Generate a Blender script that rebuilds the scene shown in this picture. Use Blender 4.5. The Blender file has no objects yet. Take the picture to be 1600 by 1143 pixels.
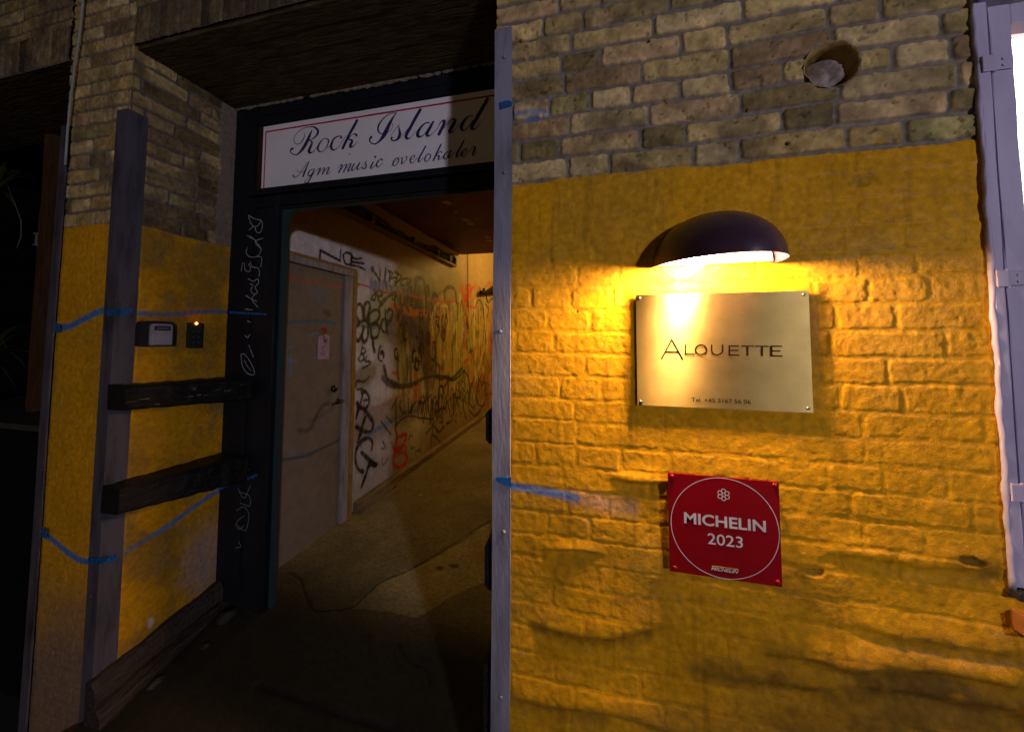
import bpy, bmesh, math, random
import numpy as np
from mathutils import Vector, Matrix
R = math.radians
scene = bpy.context.scene
COL = scene.collection

# ------------------------------------------------------------------ camera
CAMX, CAMY, CAMZ = 0.0, -1.13, 1.6
F, CX, CY = 581.0, 798.0, 496.0          # measured on the 1600 x 1143 photograph
YAW, PIT, ROL = R(14.0), R(3.11), R(0.2)
fw = np.array([-math.sin(YAW)*math.cos(PIT), math.cos(YAW)*math.cos(PIT), math.sin(PIT)])
rt0 = np.array([math.cos(YAW), math.sin(YAW), 0.0]); up0 = np.cross(rt0, fw)
rt = rt0*math.cos(ROL)+up0*math.sin(ROL); up = -rt0*math.sin(ROL)+up0*math.cos(ROL)
CAM0 = np.array([CAMX, CAMY, CAMZ])
cam = bpy.data.cameras.new("camera"); camo = bpy.data.objects.new("camera", cam); COL.objects.link(camo)
M = Matrix(((rt[0], up[0], -fw[0], CAMX), (rt[1], up[1], -fw[1], CAMY), (rt[2], up[2], -fw[2], CAMZ), (0, 0, 0, 1)))
camo.matrix_world = M
cam.sensor_fit = 'HORIZONTAL'; cam.sensor_width = 36.0; cam.lens = F/1600*36
cam.shift_x = (800-CX)/1600; cam.shift_y = -(571.5-CY)/1600
cam.clip_start = 0.02; cam.clip_end = 200
scene.camera = camo

def onp(u, v, ax, val):
    """point of the real plane (axis ax = val) behind pixel (u, v) of the photograph"""
    d = rt*(u-CX)/F - up*(v-CY)/F + fw
    return CAM0 + d*((val-CAM0[ax])/d[ax])

# ------------------------------------------------------------------ world, lights, exposure
w = bpy.data.worlds.new("World"); scene.world = w; w.use_nodes = True
nt = w.node_tree; bg = nt.nodes["Background"]
sky = nt.nodes.new("ShaderNodeTexSky"); sky.sky_type = 'NISHITA'; sky.sun_disc = False
sky.sun_elevation = R(-4.0); sky.sun_rotation = R(140)
nt.links.new(sky.outputs[0], bg.inputs[0]); bg.inputs[1].default_value = 0.035

def light(name, kind, loc, power, col, **kw):
    l = bpy.data.lights.new(name, kind); l.energy = power; l.color = col
    for k, v in kw.items(): setattr(l, k, v)
    o = bpy.data.objects.new(name, l); o.location = loc; COL.objects.link(o); return o
# street light of the alley, off to the right behind the photographer
light("street_light", 'POINT', (3.05, -4.33, 2.20), 335, (0.90, 0.84, 1.0), shadow_soft_size=0.12)
# warm lamps further inside the passage, behind the right-hand wall
light("passage_light", 'POINT', (-0.62, 4.5, 3.05), 66, (1.0, 0.64, 0.17), shadow_soft_size=0.12)

# added warm fill for the shaded sign, behind and left of the photographer
wfill = light('warm_fill_light', 'AREA', (-3.2, -5.2, 1.3), 11, (1.0, .66, .30), size=1.6); wfill.rotation_euler = (R(90), 0, R(-30))
vs = scene.view_settings
vs.view_transform = 'Standard'; vs.look = 'None'; vs.gamma = 1; vs.exposure = 0.0; vs.use_curve_mapping = False
try:
    scene.cycles.use_denoising = True
    scene.cycles.denoiser = 'OPENIMAGEDENOISE'
except Exception: pass
scene.cycles.max_bounces = 8
scene.cycles.sample_clamp_indirect = 6

# ------------------------------------------------------------------ helpers
def tag(o, label=None, cat=None, group=None, kind=None):
    if label: o["label"] = label
    if cat: o["category"] = cat
    if group: o["group"] = group
    if kind: o["kind"] = kind
    return o
def empty(name, loc, label, cat, group=None):
    o = bpy.data.objects.new(name, None); COL.objects.link(o); o.location = loc; o.empty_display_size = .1
    return tag(o, label, cat, group)
def link(name, me, mat, parent=None):
    o = bpy.data.objects.new(name, me); COL.objects.link(o)
    if mat is not None: me.materials.append(mat)
    if parent is not None:
        o.parent = parent
        o.matrix_parent_inverse = Matrix.Translation(-wloc(parent))
    return o
def wloc(o):
    v = Vector((0, 0, 0))
    # parents are only translated; keep world coordinates in the child meshes
    while o is not None:
        if o.parent is None: v += o.location
        o = o.parent
    return v
class MB:
    def __init__(s): s.bm = bmesh.new()
    def box(s, x0, x1, y0, y1, z0, z1, bev=0.0):
        r = bmesh.ops.create_cube(s.bm, size=1)
        vs_ = r['verts']
        bmesh.ops.scale(s.bm, verts=vs_, vec=(x1-x0, y1-y0, z1-z0))
        bmesh.ops.translate(s.bm, verts=vs_, vec=((x0+x1)/2, (y0+y1)/2, (z0+z1)/2))
        if bev > 0:
            ed = list({e for v in vs_ for e in v.link_edges})
            bmesh.ops.bevel(s.bm, geom=ed, offset=bev, segments=2, affect='EDGES', profile=.6)
        return s
    def prism(s, pts, axis, a, b):
        """closed outline pts (2 coords in the other two axes), extruded along axis from a to b"""
        def mk(p, t):
            q = list(p); q.insert(axis, t); return s.bm.verts.new(q)
        A = [mk(p, a) for p in pts]; B = [mk(p, b) for p in pts]; n = len(pts)
        s.bm.faces.new(A); s.bm.faces.new(B[::-1])
        for i in range(n): s.bm.faces.new((A[i], B[i], B[(i+1) % n], A[(i+1) % n]))
        return s
    def tube(s, pts, r, n=8, cap=True):
        pts = [Vector(p) for p in pts]; rs = r if isinstance(r, (list, tuple)) else [r]*len(pts)
        rings = []; prev = None
        for i, p in enumerate(pts):
            d = (pts[min(i+1, len(pts)-1)]-pts[max(i-1, 0)]).normalized()
            a = prev if prev is not None else (Vector((0, 0, 1)) if abs(d.z) < .9 else Vector((1, 0, 0)))
            a = (a-d*a.dot(d)).normalized(); b = d.cross(a); prev = a
            rings.append([s.bm.verts.new(p+(a*math.cos(t)+b*math.sin(t))*rs[i]) for t in [2*math.pi*k/n for k in range(n)]])
        for i in range(len(rings)-1):
            for k in range(n):
                s.bm.faces.new((rings[i][k], rings[i][(k+1) % n], rings[i+1][(k+1) % n], rings[i+1][k]))
        if cap:
            s.bm.faces.new(rings[0][::-1]); s.bm.faces.new(rings[-1])
        return s
    def rough(s, amp, seed=0, cuts=0, long=0.06):
        """break the clean edges of weathered timber"""
        for _ in range(cuts):
            ed = [e for e in s.bm.edges if e.calc_length() > long]
            if ed: bmesh.ops.subdivide_edges(s.bm, edges=ed, cuts=1, use_grid_fill=True)
        rnd = random.Random(seed)
        for v in s.bm.verts:
            v.co += Vector((rnd.uniform(-1, 1), rnd.uniform(-1, 1), rnd.uniform(-1, 1)))*amp
        return s
    def build(s, name, mat, parent=None, smooth=False):
        bmesh.ops.recalc_face_normals(s.bm, faces=s.bm.faces[:])
        me = bpy.data.meshes.new(name); s.bm.to_mesh(me); s.bm.free()
        if smooth:
            for p in me.polygons: p.use_smooth = True
        return link(name, me, mat, parent)

# ---- noise on numpy grids
def vnoise(X, Y, seed):
    rng = np.random.default_rng(seed); T = rng.random((256, 256))
    xi = np.floor(X).astype(int); yi = np.floor(Y).astype(int)
    fx = X-xi; fy = Y-yi; fx = fx*fx*(3-2*fx); fy = fy*fy*(3-2*fy)
    a = T[xi % 256, yi % 256]; b = T[(xi+1) % 256, yi % 256]; c = T[xi % 256, (yi+1) % 256]; d = T[(xi+1) % 256, (yi+1) % 256]
    return (a*(1-fx)+b*fx)*(1-fy)+(c*(1-fx)+d*fx)*fy
def fbm(X, Y, f, seed, octv=4, gain=.5):
    s = np.zeros_like(X); a = 1; t = 0
    for k in range(octv):
        s += a*vnoise(X*f+17.3*k, Y*f+5.1*k, seed+k); t += a; a *= gain; f *= 2.03
    return s/t
def sstep(a, b, x):
    t = np.clip((x-a)/(b-a), 0, 1); return t*t*(3-2*t)
def mix(A, B, t): return A*(1-t[..., None])+np.asarray(B)*t[..., None]

class Sheet:
    """a wall, door or floor surface as a fine height field with painted colours"""
    def __init__(s, S, Z, base):
        s.s = S; s.z = Z
        s.S, s.Z = np.meshgrid(S, Z, indexing='ij')
        s.H = np.zeros_like(s.S); s.C = np.zeros(s.S.shape+(3,)); s.C[:] = base
        s.mask = np.ones((len(S)-1, len(Z)-1), bool)
    def dist(s, a, b, pad):
        i0, i1 = np.searchsorted(s.s, [min(a[0], b[0])-pad, max(a[0], b[0])+pad])
        j0, j1 = np.searchsorted(s.z, [min(a[1], b[1])-pad, max(a[1], b[1])+pad])
        if i1 <= i0 or j1 <= j0: return None
        X = s.S[i0:i1, j0:j1]-a[0]; Y = s.Z[i0:i1, j0:j1]-a[1]
        dx, dy = b[0]-a[0], b[1]-a[1]; L = dx*dx+dy*dy+1e-12
        t = np.clip((X*dx+Y*dy)/L, 0, 1)
        return (slice(i0, i1), slice(j0, j1)), np.hypot(X-t*dx, Y-t*dy), t
    def cover(s, pts, wd, soft, widths=None):
        cov = np.zeros_like(s.S)
        for k in range(len(pts)-1):
            w0 = wd if widths is None else widths[k]; w1 = wd if widths is None else widths[k+1]
            r = s.dist(pts[k], pts[k+1], max(w0, w1)/2+soft+.01)
            if r is None: continue
            sl, d, t = r; hw = (w0*(1-t)+w1*t)/2
            cov[sl] = np.maximum(cov[sl], 1-sstep(hw-soft*.5, hw+soft, d))
        return cov
    def paint(s, pts, wd, col, alpha=1, soft=.006, patchy=0, seed=5, raw=False, curve=True, px=None):
        if px is not None: pts = [px(u, v) for u, v in pts]
        if curve and len(pts) > 2: pts = spline(pts, 6)
        pad = wd/2+soft+.02; q = np.array(pts)
        i0, i1 = np.searchsorted(s.s, [q[:, 0].min()-pad, q[:, 0].max()+pad]); j0, j1 = np.searchsorted(s.z, [q[:, 1].min()-pad, q[:, 1].max()+pad])
        c = np.zeros_like(s.S)
        if i1 <= i0 or j1 <= j0: return c
        sub = Sheet.__new__(Sheet); sub.s = s.s[i0:i1]; sub.z = s.z[j0:j1]; sub.S = s.S[i0:i1, j0:j1]; sub.Z = s.Z[i0:i1, j0:j1]
        cc_ = sub.cover(pts, wd, soft)*alpha
        if patchy: cc_ = cc_*np.clip(1-patchy*1.6*fbm(sub.S, sub.Z, 45, seed, 3), 0, 1)
        s.C[i0:i1, j0:j1] = mix(s.C[i0:i1, j0:j1], col, np.clip(cc_, 0, 1)); c[i0:i1, j0:j1] = cc_; return c
    def blob(s, cx, cz, rx, rz, col, alpha=1, soft=.35, seed=3, warp=.35):
        d = np.hypot((s.S-cx)/rx, (s.Z-cz)/rz)+warp*(fbm(s.S, s.Z, 2.2/max(rx, rz)+3, seed, 4)-.5)*2
        c = (1-sstep(1-soft, 1+soft, d))*alpha
        s.C = mix(s.C, col, np.clip(c, 0, 1)); return c
    def build(s, name, mat, place, parent=None, extra=None):
        ns, nz = s.S.shape
        P = place(s.S, s.Z, s.H).reshape(-1, 3)
        idx = np.arange(ns*nz).reshape(ns, nz)
        a = idx[:-1, :-1][s.mask]; b = idx[1:, :-1][s.mask]; c = idx[1:, 1:][s.mask]; d = idx[:-1, 1:][s.mask]
        q = np.stack([a, b, c, d], 1)
        p0, p1, p3 = P[q[0, 0]], P[q[0, 1]], P[q[0, 3]]
        me = bpy.data.meshes.new(name)
        me.vertices.add(len(P)); me.vertices.foreach_set('co', P.astype(np.float32).ravel())
        me.loops.add(q.size); me.loops.foreach_set('vertex_index', q.astype(np.int32).ravel())
        me.polygons.add(len(q)); me.polygons.foreach_set('loop_start', np.arange(0, q.size, 4, dtype=np.int32))
        me.update(calc_edges=True)
        me.polygons.foreach_set('use_smooth', np.ones(len(q), bool))
        at = me.color_attributes.new('paint', 'FLOAT_COLOR', 'POINT')
        cc = np.ones((len(P), 4), np.float32); cc[:, :3] = np.clip(s.C.reshape(-1, 3), 0, 1)
        at.data.foreach_set('color', cc.ravel())
        me.validate()
        return link(name, me, mat, parent)

def spline(pts, n=6):
    P = [np.array(p, float) for p in pts]; P = [2*P[0]-P[1]]+P+[2*P[-1]-P[-2]]; out = []
    for i in range(1, len(P)-2):
        for k in range(n):
            t = k/n
            out.append(.5*((2*P[i])+(-P[i-1]+P[i+1])*t+(2*P[i-1]-5*P[i]+4*P[i+1]-P[i+2])*t*t+(-P[i-1]+3*P[i]-3*P[i+1]+P[i+2])*t**3))
    out.append(P[-2]); return out

# ---- materials
def new_mat(name):
    m = bpy.data.materials.new(name); m.use_nodes = True
    return m, m.node_tree, m.node_tree.nodes["Principled BSDF"]
def paint_mat(name, rough=.8, bump=.3, scale=220, bdist=.002, spec=.3, var=.25, streak=None):
    """reads the painted colours of a sheet, adds fine grain"""
    m, t, b = new_mat(name); N = t.nodes; L = t.links
    a = N.new("ShaderNodeAttribute"); a.attribute_name = 'paint'
    tc = N.new("ShaderNodeTexCoord")
    n1 = N.new("ShaderNodeTexNoise"); n1.inputs['Scale'].default_value = scale; n1.inputs['Detail'].default_value = 5
    n2 = N.new("ShaderNodeTexNoise"); n2.inputs['Scale'].default_value = scale*.17; n2.inputs['Detail'].default_value = 6
    mp = N.new("ShaderNodeMapping")
    if streak: mp.inputs['Scale'].default_value = streak
    L.new(tc.outputs['Object'], mp.inputs[0]); L.new(mp.outputs[0], n1.inputs['Vector']); L.new(mp.outputs[0], n2.inputs['Vector'])
    mr = N.new("ShaderNodeMapRange"); mr.inputs['From Min'].default_value = .3; mr.inputs['From Max'].default_value = .7
    mr.inputs['To Min'].default_value = 1-var; mr.inputs['To Max'].default_value = 1+var
    L.new(n2.outputs[0], mr.inputs[0])
    mx = N.new("ShaderNodeVectorMath"); mx.operation = 'SCALE'
    L.new(a.outputs['Color'], mx.inputs[0]); L.new(mr.outputs[0], mx.inputs['Scale']); L.new(mx.outputs[0], b.inputs['Base Color'])
    bp = N.new("ShaderNodeBump"); bp.inputs['Strength'].default_value = bump; bp.inputs['Distance'].default_value = bdist
    L.new(n1.outputs[0], bp.inputs['Height']); L.new(bp.outputs[0], b.inputs['Normal'])
    b.inputs['Roughness'].default_value = rough; b.inputs['Specular IOR Level'].default_value = spec
    return m
def mat(name, col, rough=.6, col2=None, scale=12, metal=0, bump=.15, bscale=90, bdist=.002, spec=.4, stretch=(1, 1, 1), lo=.35, hi=.65):
    m, t, b = new_mat(name); N = t.nodes; L = t.links
    tc = N.new("ShaderNodeTexCoord"); mp = N.new("ShaderNodeMapping"); mp.inputs['Scale'].default_value = stretch
    L.new(tc.outputs['Object'], mp.inputs[0])
    n = N.new("ShaderNodeTexNoise"); n.inputs['Scale'].default_value = scale; n.inputs['Detail'].default_value = 8; n.inputs['Roughness'].default_value = .65
    L.new(mp.outputs[0], n.inputs['Vector'])
    cr = N.new("ShaderNodeValToRGB"); cr.color_ramp.elements[0].position = lo; cr.color_ramp.elements[1].position = hi
    c2 = col2 or tuple(c*.7 for c in col)
    cr.color_ramp.elements[0].color = (*col, 1); cr.color_ramp.elements[1].color = (*c2, 1)
    L.new(n.outputs[0], cr.inputs[0]); L.new(cr.outputs[0], b.inputs['Base Color'])
    n2 = N.new("ShaderNodeTexNoise"); n2.inputs['Scale'].default_value = bscale; n2.inputs['Detail'].default_value = 5
    L.new(mp.outputs[0], n2.inputs['Vector'])
    bp = N.new("ShaderNodeBump"); bp.inputs['Strength'].default_value = bump; bp.inputs['Distance'].default_value = bdist
    L.new(n2.outputs[0], bp.inputs['Height']); L.new(bp.outputs[0], b.inputs['Normal'])
    b.inputs['Roughness'].default_value = rough; b.inputs['Metallic'].default_value = metal
    b.inputs['Specular IOR Level'].default_value = spec
    return m
def emit(name, col, s):
    m, t, b = new_mat(name)
    b.inputs['Base Color'].default_value = (0, 0, 0, 1)
    b.inputs['Emission Color'].default_value = (*col, 1); b.inputs['Emission Strength'].default_value = s
    return m

M_brick = paint_mat('brick', .85, .55, 330, .0022, .12, .20)
M_brick.node_tree.nodes['Principled BSDF'].inputs['Coat Weight'].default_value = .05
M_brick.node_tree.nodes['Principled BSDF'].inputs['Coat Roughness'].default_value = .34
M_ground = paint_mat('asphalt', .75, .6, 300, .003, .3, .3)
M_spray = paint_mat('sprayed_plaster', .55, .15, 150, .001, .35, .12)
M_guard = mat('grey_steel_paint', (.25, .25, .33), .5, (.12, .11, .15), 7, .0, .5, 60, .003, .4, (2.5, 2.5, .5), .45, .72)
M_black = mat('black_timber', (.004, .004, .005), .5, (.016, .014, .012), 9, 0, 1.0, 30, .008, .25, (6, 1, 6))
M_frame = mat('dark_paint', (.004, .006, .011), .5, (.009, .012, .018), 7, 0, .3, 60, .002, .2, (1, 1, .3))
M_teal = mat('teal_paint', (.015, .05, .055), .45, (.03, .04, .04), 15)
M_timber = mat('weathered_timber', (.075, .055, .042), .85, (.025, .018, .014), 22, 0, 1.0, 60, .008, .2, (4, .5, 4))
M_soffit = mat('soffit_timber', (.11, .075, .030), .85, (.035, .024, .010), 14, 0, 1.0, 30, .012, .2, (.6, 3, 1))
M_sign = mat('sign_enamel', (.82, .80, .86), .4, (.75, .73, .78), 5, 0, .05)
M_blueink = mat('sign_ink', (.035, .025, .14), .5, (.02, .018, .07), 30)
M_red = mat('sign_red', (.5, .01, .05), .5)
M_dome = mat('dome_enamel', (.075, .040, .062), .33, (.055, .030, .050), 8, 0, .03, 60, .0005, .55)
M_domein = mat('dome_lining', (.85, .80, .70), .5, (.80, .74, .62), 8)
M_lilac = mat('window_paint', (.46, .42, .60), .5, (.34, .30, .44), 7, 0, .3, 70, .0015, .4, (1, 1, .3))
M_redpl = mat('red_acrylic', (.27, .0015, .006), .12, (.22, .0012, .006), 4, 0, .0, 60, .0002, .5)
M_white = mat('white_print', (.74, .70, .74), .5)
M_engrave = mat('engraving', (.012, .005, .003), .95, spec=0)
M_screw = mat('screw_steel', (.35, .30, .22), .35, metal=1)

# brushed brass plate
M_brass, t_, b_ = new_mat('brushed_brass')
b_.inputs['Base Color'].default_value = (.62, .47, .25, 1); b_.inputs['Metallic'].default_value = 1
b_.inputs['Anisotropic'].default_value = .88; b_.inputs['Anisotropic Rotation'].default_value = .25
tg0 = t_.nodes.new('ShaderNodeTangent'); tg0.direction_type = 'RADIAL'; tg0.axis = 'Z'; t_.links.new(tg0.outputs[0], b_.inputs['Tangent'])
N, L = t_.nodes, t_.links
tc = N.new("ShaderNodeTexCoord"); mp = N.new("ShaderNodeMapping"); mp.inputs['Scale'].default_value = (4, 1, 700)
nz = N.new("ShaderNodeTexNoise"); nz.inputs['Scale'].default_value = 1.2; nz.inputs['Detail'].default_value = 6
L.new(tc.outputs['Object'], mp.inputs[0]); L.new(mp.outputs[0], nz.inputs['Vector'])
mr = N.new("ShaderNodeMapRange"); mr.inputs['To Min'].default_value = .36; mr.inputs['To Max'].default_value = .56
L.new(nz.outputs[0], mr.inputs[0]); L.new(mr.outputs[0], b_.inputs['Roughness'])
bp = N.new("ShaderNodeBump"); bp.inputs['Strength'].default_value = .35; bp.inputs['Distance'].default_value = .0006
L.new(nz.outputs[0], bp.inputs['Height']); L.new(bp.outputs[0], b_.inputs['Normal'])
n5 = N.new("ShaderNodeTexNoise"); n5.inputs['Scale'].default_value = 9; n5.inputs['Detail'].default_value = 7; L.new(tc.outputs['Object'], n5.inputs['Vector'])
cr = N.new("ShaderNodeValToRGB"); cr.color_ramp.elements[0].position = .3; cr.color_ramp.elements[1].position = .7
cr.color_ramp.elements[0].color = (.52, .375, .125, 1); cr.color_ramp.elements[1].color = (.35, .25, .08, 1)
L.new(n5.outputs[0], cr.inputs[0]); L.new(cr.outputs[0], b_.inputs['Base Color'])

# ------------------------------------------------------------------ brick height field
YEL = np.array([.66, .318, .006])
CH = .0667
def brickify(sh, seed, soldier=None, dark=1.0):
    """irregular courses of pale yellow brick in grey mortar; returns joint mask (0 joint .. 1 brick)"""
    rng = np.random.default_rng(seed)
    S = sh.S + .004*(fbm(sh.S, sh.Z, 14, seed+9, 3)-.5)*2
    Z = sh.Z + .006*(fbm(sh.S, sh.Z, 3.5, seed+11, 3)-.5)*2 + .0025*(fbm(sh.S, sh.Z, 22, seed+12, 2)-.5)*2
    j = np.zeros_like(S); colr = np.zeros(S.shape+(3,)); hgt = np.zeros_like(S)
    pal = np.array([1.50, 1.38, .98])*np.array([[.34, .27, .16], [.29, .225, .145], [.36, .27, .19], [.25, .20, .115], [.13, .105, .06], [.31, .235, .12], [.20, .145, .10], [.38, .31, .21], [.24, .22, .12]])
    pw = np.array([.22, .14, .13, .12, .10, .1, .06, .14, .04]); pw /= pw.sum()
    def row(A, B, lo, ch, s0, s1, pat):
        m = (B >= lo) & (B < lo+ch)
        if not m.any(): return
        x = s0-.24+rng.random()*.12; k = 0; k0 = rng.integers(0, 2)
        while x < s1:
            L_ = pat(k+k0)*(1+rng.normal()*.03)
            mm = m & (A >= x) & (A < x+L_)
            c = pal[rng.choice(len(pal), p=pw)]*(.8+.4*rng.random()); hh = rng.normal()*.0009
            wob = rng.normal()*.0012
            if mm.any():
                hx = L_/2-.0055; hz = ch/2-.0056+wob
                dx = np.abs(A[mm]-(x+L_/2))-hx; dz = np.abs(B[mm]-(lo+ch/2))-hz
                r = .009
                d = np.hypot(np.maximum(dx+r, 0), np.maximum(dz+r, 0))-r+np.minimum(np.maximum(dx, dz), 0)*(np.maximum(dx, dz) < -r)
                j[mm] = 1-sstep(-.0028, .0028, d+.004*(fbm(A[mm], B[mm], 55, seed+3, 3)-.5)*2)
                colr[mm] = c; hgt[mm] = hh
            x += L_; k += 1
    s0, s1 = sh.s[0], sh.s[-1]; z0, z1 = sh.z[0], sh.z[-1]
    n = int((z1-z0)/CH)+3
    base = math.floor(z0/CH)*CH + .021
    for r_ in range(-1, n):
        t = rng.random()
        if t < .4: pat = lambda k: .24
        elif t < .65: pat = lambda k: .12+.004*(k % 3)
        else: pat = lambda k: .24 if k % 2 else .12
        row(S, Z, base+r_*CH, CH, s0-.3, s1, pat)
    if soldier is not None:                       # standing bricks over the openings
        lo, m0 = soldier
        mm = m0 & (sh.Z >= lo) & (sh.Z < lo+.17)
        j[mm] = 0; keepj = j.copy(); keepc = colr.copy(); keeph = hgt.copy()
        j[:] = 0
        row(Z, S, s0-.02, 1e9, 0, 0, lambda k: 1)
        x = s0-.03
        while x < s1:
            c = pal[rng.choice(len(pal), p=pw)]*(.45+.4*rng.random())
            q = mm & (S >= x) & (S < x+.058)
            if q.any():
                d = np.maximum(np.abs(S[q]-(x+.029))-.025, np.abs(Z[q]-(lo+.084))-.080)
                j[q] = 1-sstep(-.003, .003, d+.004*(fbm(S[q], Z[q], 40, seed+5, 3)-.5)*2); colr[q] = c; hgt[q] = rng.normal()*.0015
            x += .058
        keepj[mm] = j[mm]; keepc[mm] = colr[mm]; keeph[mm] = hgt[mm]; j[:] = keepj; colr[:] = keepc; hgt[:] = keeph
    f1 = fbm(sh.S, sh.Z, 18, seed+20, 5); f2 = fbm(sh.S, sh.Z, 60, seed+30, 4); f3 = fbm(sh.S, sh.Z, 5, seed+40, 4)
    colr *= (.35+1.3*f1)[..., None]*(.75+.5*f2)[..., None]
    colr = mix(colr, [.07, .055, .035], sstep(.56, .70, f3)*.55*j)
    mort = np.array([.195, .168, .142])*(.65+.7*f2)[..., None]*(.8+.4*f3)[..., None]
    sh.C = (colr*j[..., None]+mort*(1-j[..., None]))*dark
    rough_ = (fbm(sh.S, sh.Z, 110, seed+50, 3)-.5)*.0022
    sh.H = j*(.0075+hgt)+(1-j)*(.0012*(f1-.5))+rough_*(.4+j)-.0035*sstep(.62, .72, f1)*j
    # pits in the brick faces
    pit = sstep(.76, .82, fbm(sh.S, sh.Z, 75, seed+60, 2)); sh.H -= .003*pit*j; sh.C *= (1-.45*pit*j)[..., None]
    return j

def yellow(sh, j, zline, seed, soft_relief=.55, edge=.012):
    """thick mustard wall paint below a brushed edge"""
    e = zline+edge*(fbm(sh.S, sh.Z, 9, seed, 4)-.5)*2
    t = 1-sstep(-.002, .002, sh.Z-e)
    f1 = fbm(sh.S, sh.Z, 7, seed+1, 5); f2 = fbm(sh.S, sh.Z, 40, seed+2, 4); f3 = fbm(sh.S, sh.Z, 3, seed+3, 3)
    c = YEL*(.80+.32*f1)[..., None]*(.88+.24*f2)[..., None]
    c = mix(c, [.40, .24, .03], sstep(.55, .75, f3)*.35)
    c = mix(c, [.22, .17, .08], sstep(.70, .80, f2)*.25)
    sh.C = mix(sh.C, c, t) if False else sh.C*(1-t[..., None])+c*t[..., None]
    # the render is thicker and the joints are half filled
    fill = sstep(.40, .58, fbm(sh.S, sh.Z, 4.5, seed+7, 3))
    Hs = sh.H*(soft_relief*(1-.45*fill))+.0045+.002*(fbm(sh.S, sh.Z, 3, seed+4, 3)-.5)*2+.0009*(fbm(sh.S, sh.Z, 16, seed+5, 4)-.5)*2+.0009*(fbm(sh.S, sh.Z, 70, seed+6, 3)-.5)*2
    sh.H = sh.H*(1-t)+Hs*t
    return t

ppx = lambda u, v: tuple(onp(u, v, 1, 0)[[0, 2]])     # pixel -> facade plane (x, z)

# ================================================================== RIGHT WALL
xs = np.concatenate([np.arange(-.331, .99, .0028), np.arange(.99, 2.2, .012)])
zs = np.concatenate([np.arange(-.1, .42, .012), np.arange(.42, 2.76, .0028), np.arange(2.76, 4.0, .012)])
W1 = Sheet(xs, zs, (.3, .25, .2))
j = brickify(W1, 11)
yt = yellow(W1, j, 2.086, 31, .23)
# bulges and broken ledges in the painted part
def ledge(sh, pts, amp, wid, px=ppx, up_=1.0):
    P = spline([px(u, v) for u, v in pts], 6)
    for k in range(len(P)-1):
        pass
    xs_ = np.array([p[0] for p in P]); zs_ = np.array([p[1] for p in P])
    zc = np.interp(sh.S, xs_, zs_); ins = sstep(xs_.min()-.03, xs_.min()+.05, sh.S)*(1-sstep(xs_.max()-.05, xs_.max()+.03, sh.S))
    d = sh.Z-zc+.010*(fbm(sh.S, sh.Z, 7, 77, 3)-.5)*2
    prof = np.where(d > 0, np.exp(-(d/(wid*1.3))**2), np.exp(-(d/(wid*.35))**2))
    low = np.exp(-((d+wid*.75)/(wid*.55))**2)*.75
    sh.H += amp*(prof-low)*ins
ledge(W1, [(835, 965), (870, 975), (930, 985), (1000, 978), (1060, 972)], .008, .04)
ledge(W1, [(1140, 1045), (1200, 1052), (1290, 1065), (1400, 1062), (1480, 1078), (1600, 1095)], .008, .045)
ledge(W1, [(1190, 1010), (1260, 1018), (1330, 1040), (1420, 1030), (1600, 1060)], .009, .035)
ledge(W1, [(1330, 975), (1400, 985), (1500, 1000), (1600, 1010)], .006, .03)
ledge(W1, [(805, 1080), (870, 1090), (960, 1105), (1060, 1140)], .009, .035)
ledge(W1, [(960, 745), (990, 750), (1045, 752)], .010, .02)
ledge(W1, [(1290, 860), (1380, 868), (1480, 880), (1560, 882)], .006, .03)
ledge(W1, [(860, 858), (905, 856), (935, 862)], .008, .014)
W1.H += .0015*(fbm(W1.S, W1.Z, 26, 95, 4)-.5)*(1-sstep(1.0, 1.35, W1.Z))
pm = sstep(.05, .09, W1.S)*(1-sstep(.53, .57, W1.S))*sstep(1.38, 1.41, W1.Z)*(1-sstep(1.72, 1.76, W1.Z)); W1.H = W1.H*(1-pm)+pm*np.minimum(W1.H*.3+.009, .0135)
W1.H += .010*sstep(.55, .8, fbm(W1.S, W1.Z, 2.2, 91, 3))*(1-sstep(.8, 1.4, W1.Z))
def ding(u, v, r, amp, col=None, a=.7, ru=None):
    x, z = ppx(u, v); d = np.hypot((W1.S-x)/(ru or r), (W1.Z-z)/r)+(.3 if r < .012 else 2.2)*(fbm(W1.S, W1.Z, 60 if r < .012 else 28, int(u), 4)-.5)
    c = 1-sstep(.6, 1.1, d); W1.H -= amp*c
    if col is not None: W1.C = mix(W1.C, col, c*a)
for a in [(811, 67, .007, .016), (1037, 162, .006, .016), (1012, 67, .006, .012), (1165, 174, .004, .008), (902, 487, .003, .006), (1228, 226, .006, .010)]: ding(a[0], a[1], a[2], a[3], (.01, .008, .006), .95)
ding(1515, 876, .012, .010, (.10, .055, .01), .6, .030); ding(1270, 893, .012, .006, (.22, .13, .02), .5, .025)
ding(1345, 284, .014, .003, (.30, .16, .02), .5, .03)
# blue spray marks
BLUE = (.010, .17, .50)
W1.paint([(803, 758), (850, 766), (900, 776)], .020, BLUE, .95, .008, .25, px=ppx)
W1.paint([(895, 776), (940, 784), (985, 792)], .022, BLUE, .35, .03, .3, px=ppx)
W1.paint([(805, 181), (830, 176), (855, 178)], .010, BLUE, .7, .012, .3, px=ppx)
W1.paint([(825, 185), (840, 186)], .012, BLUE, .7, .012, .3, px=ppx)
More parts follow.
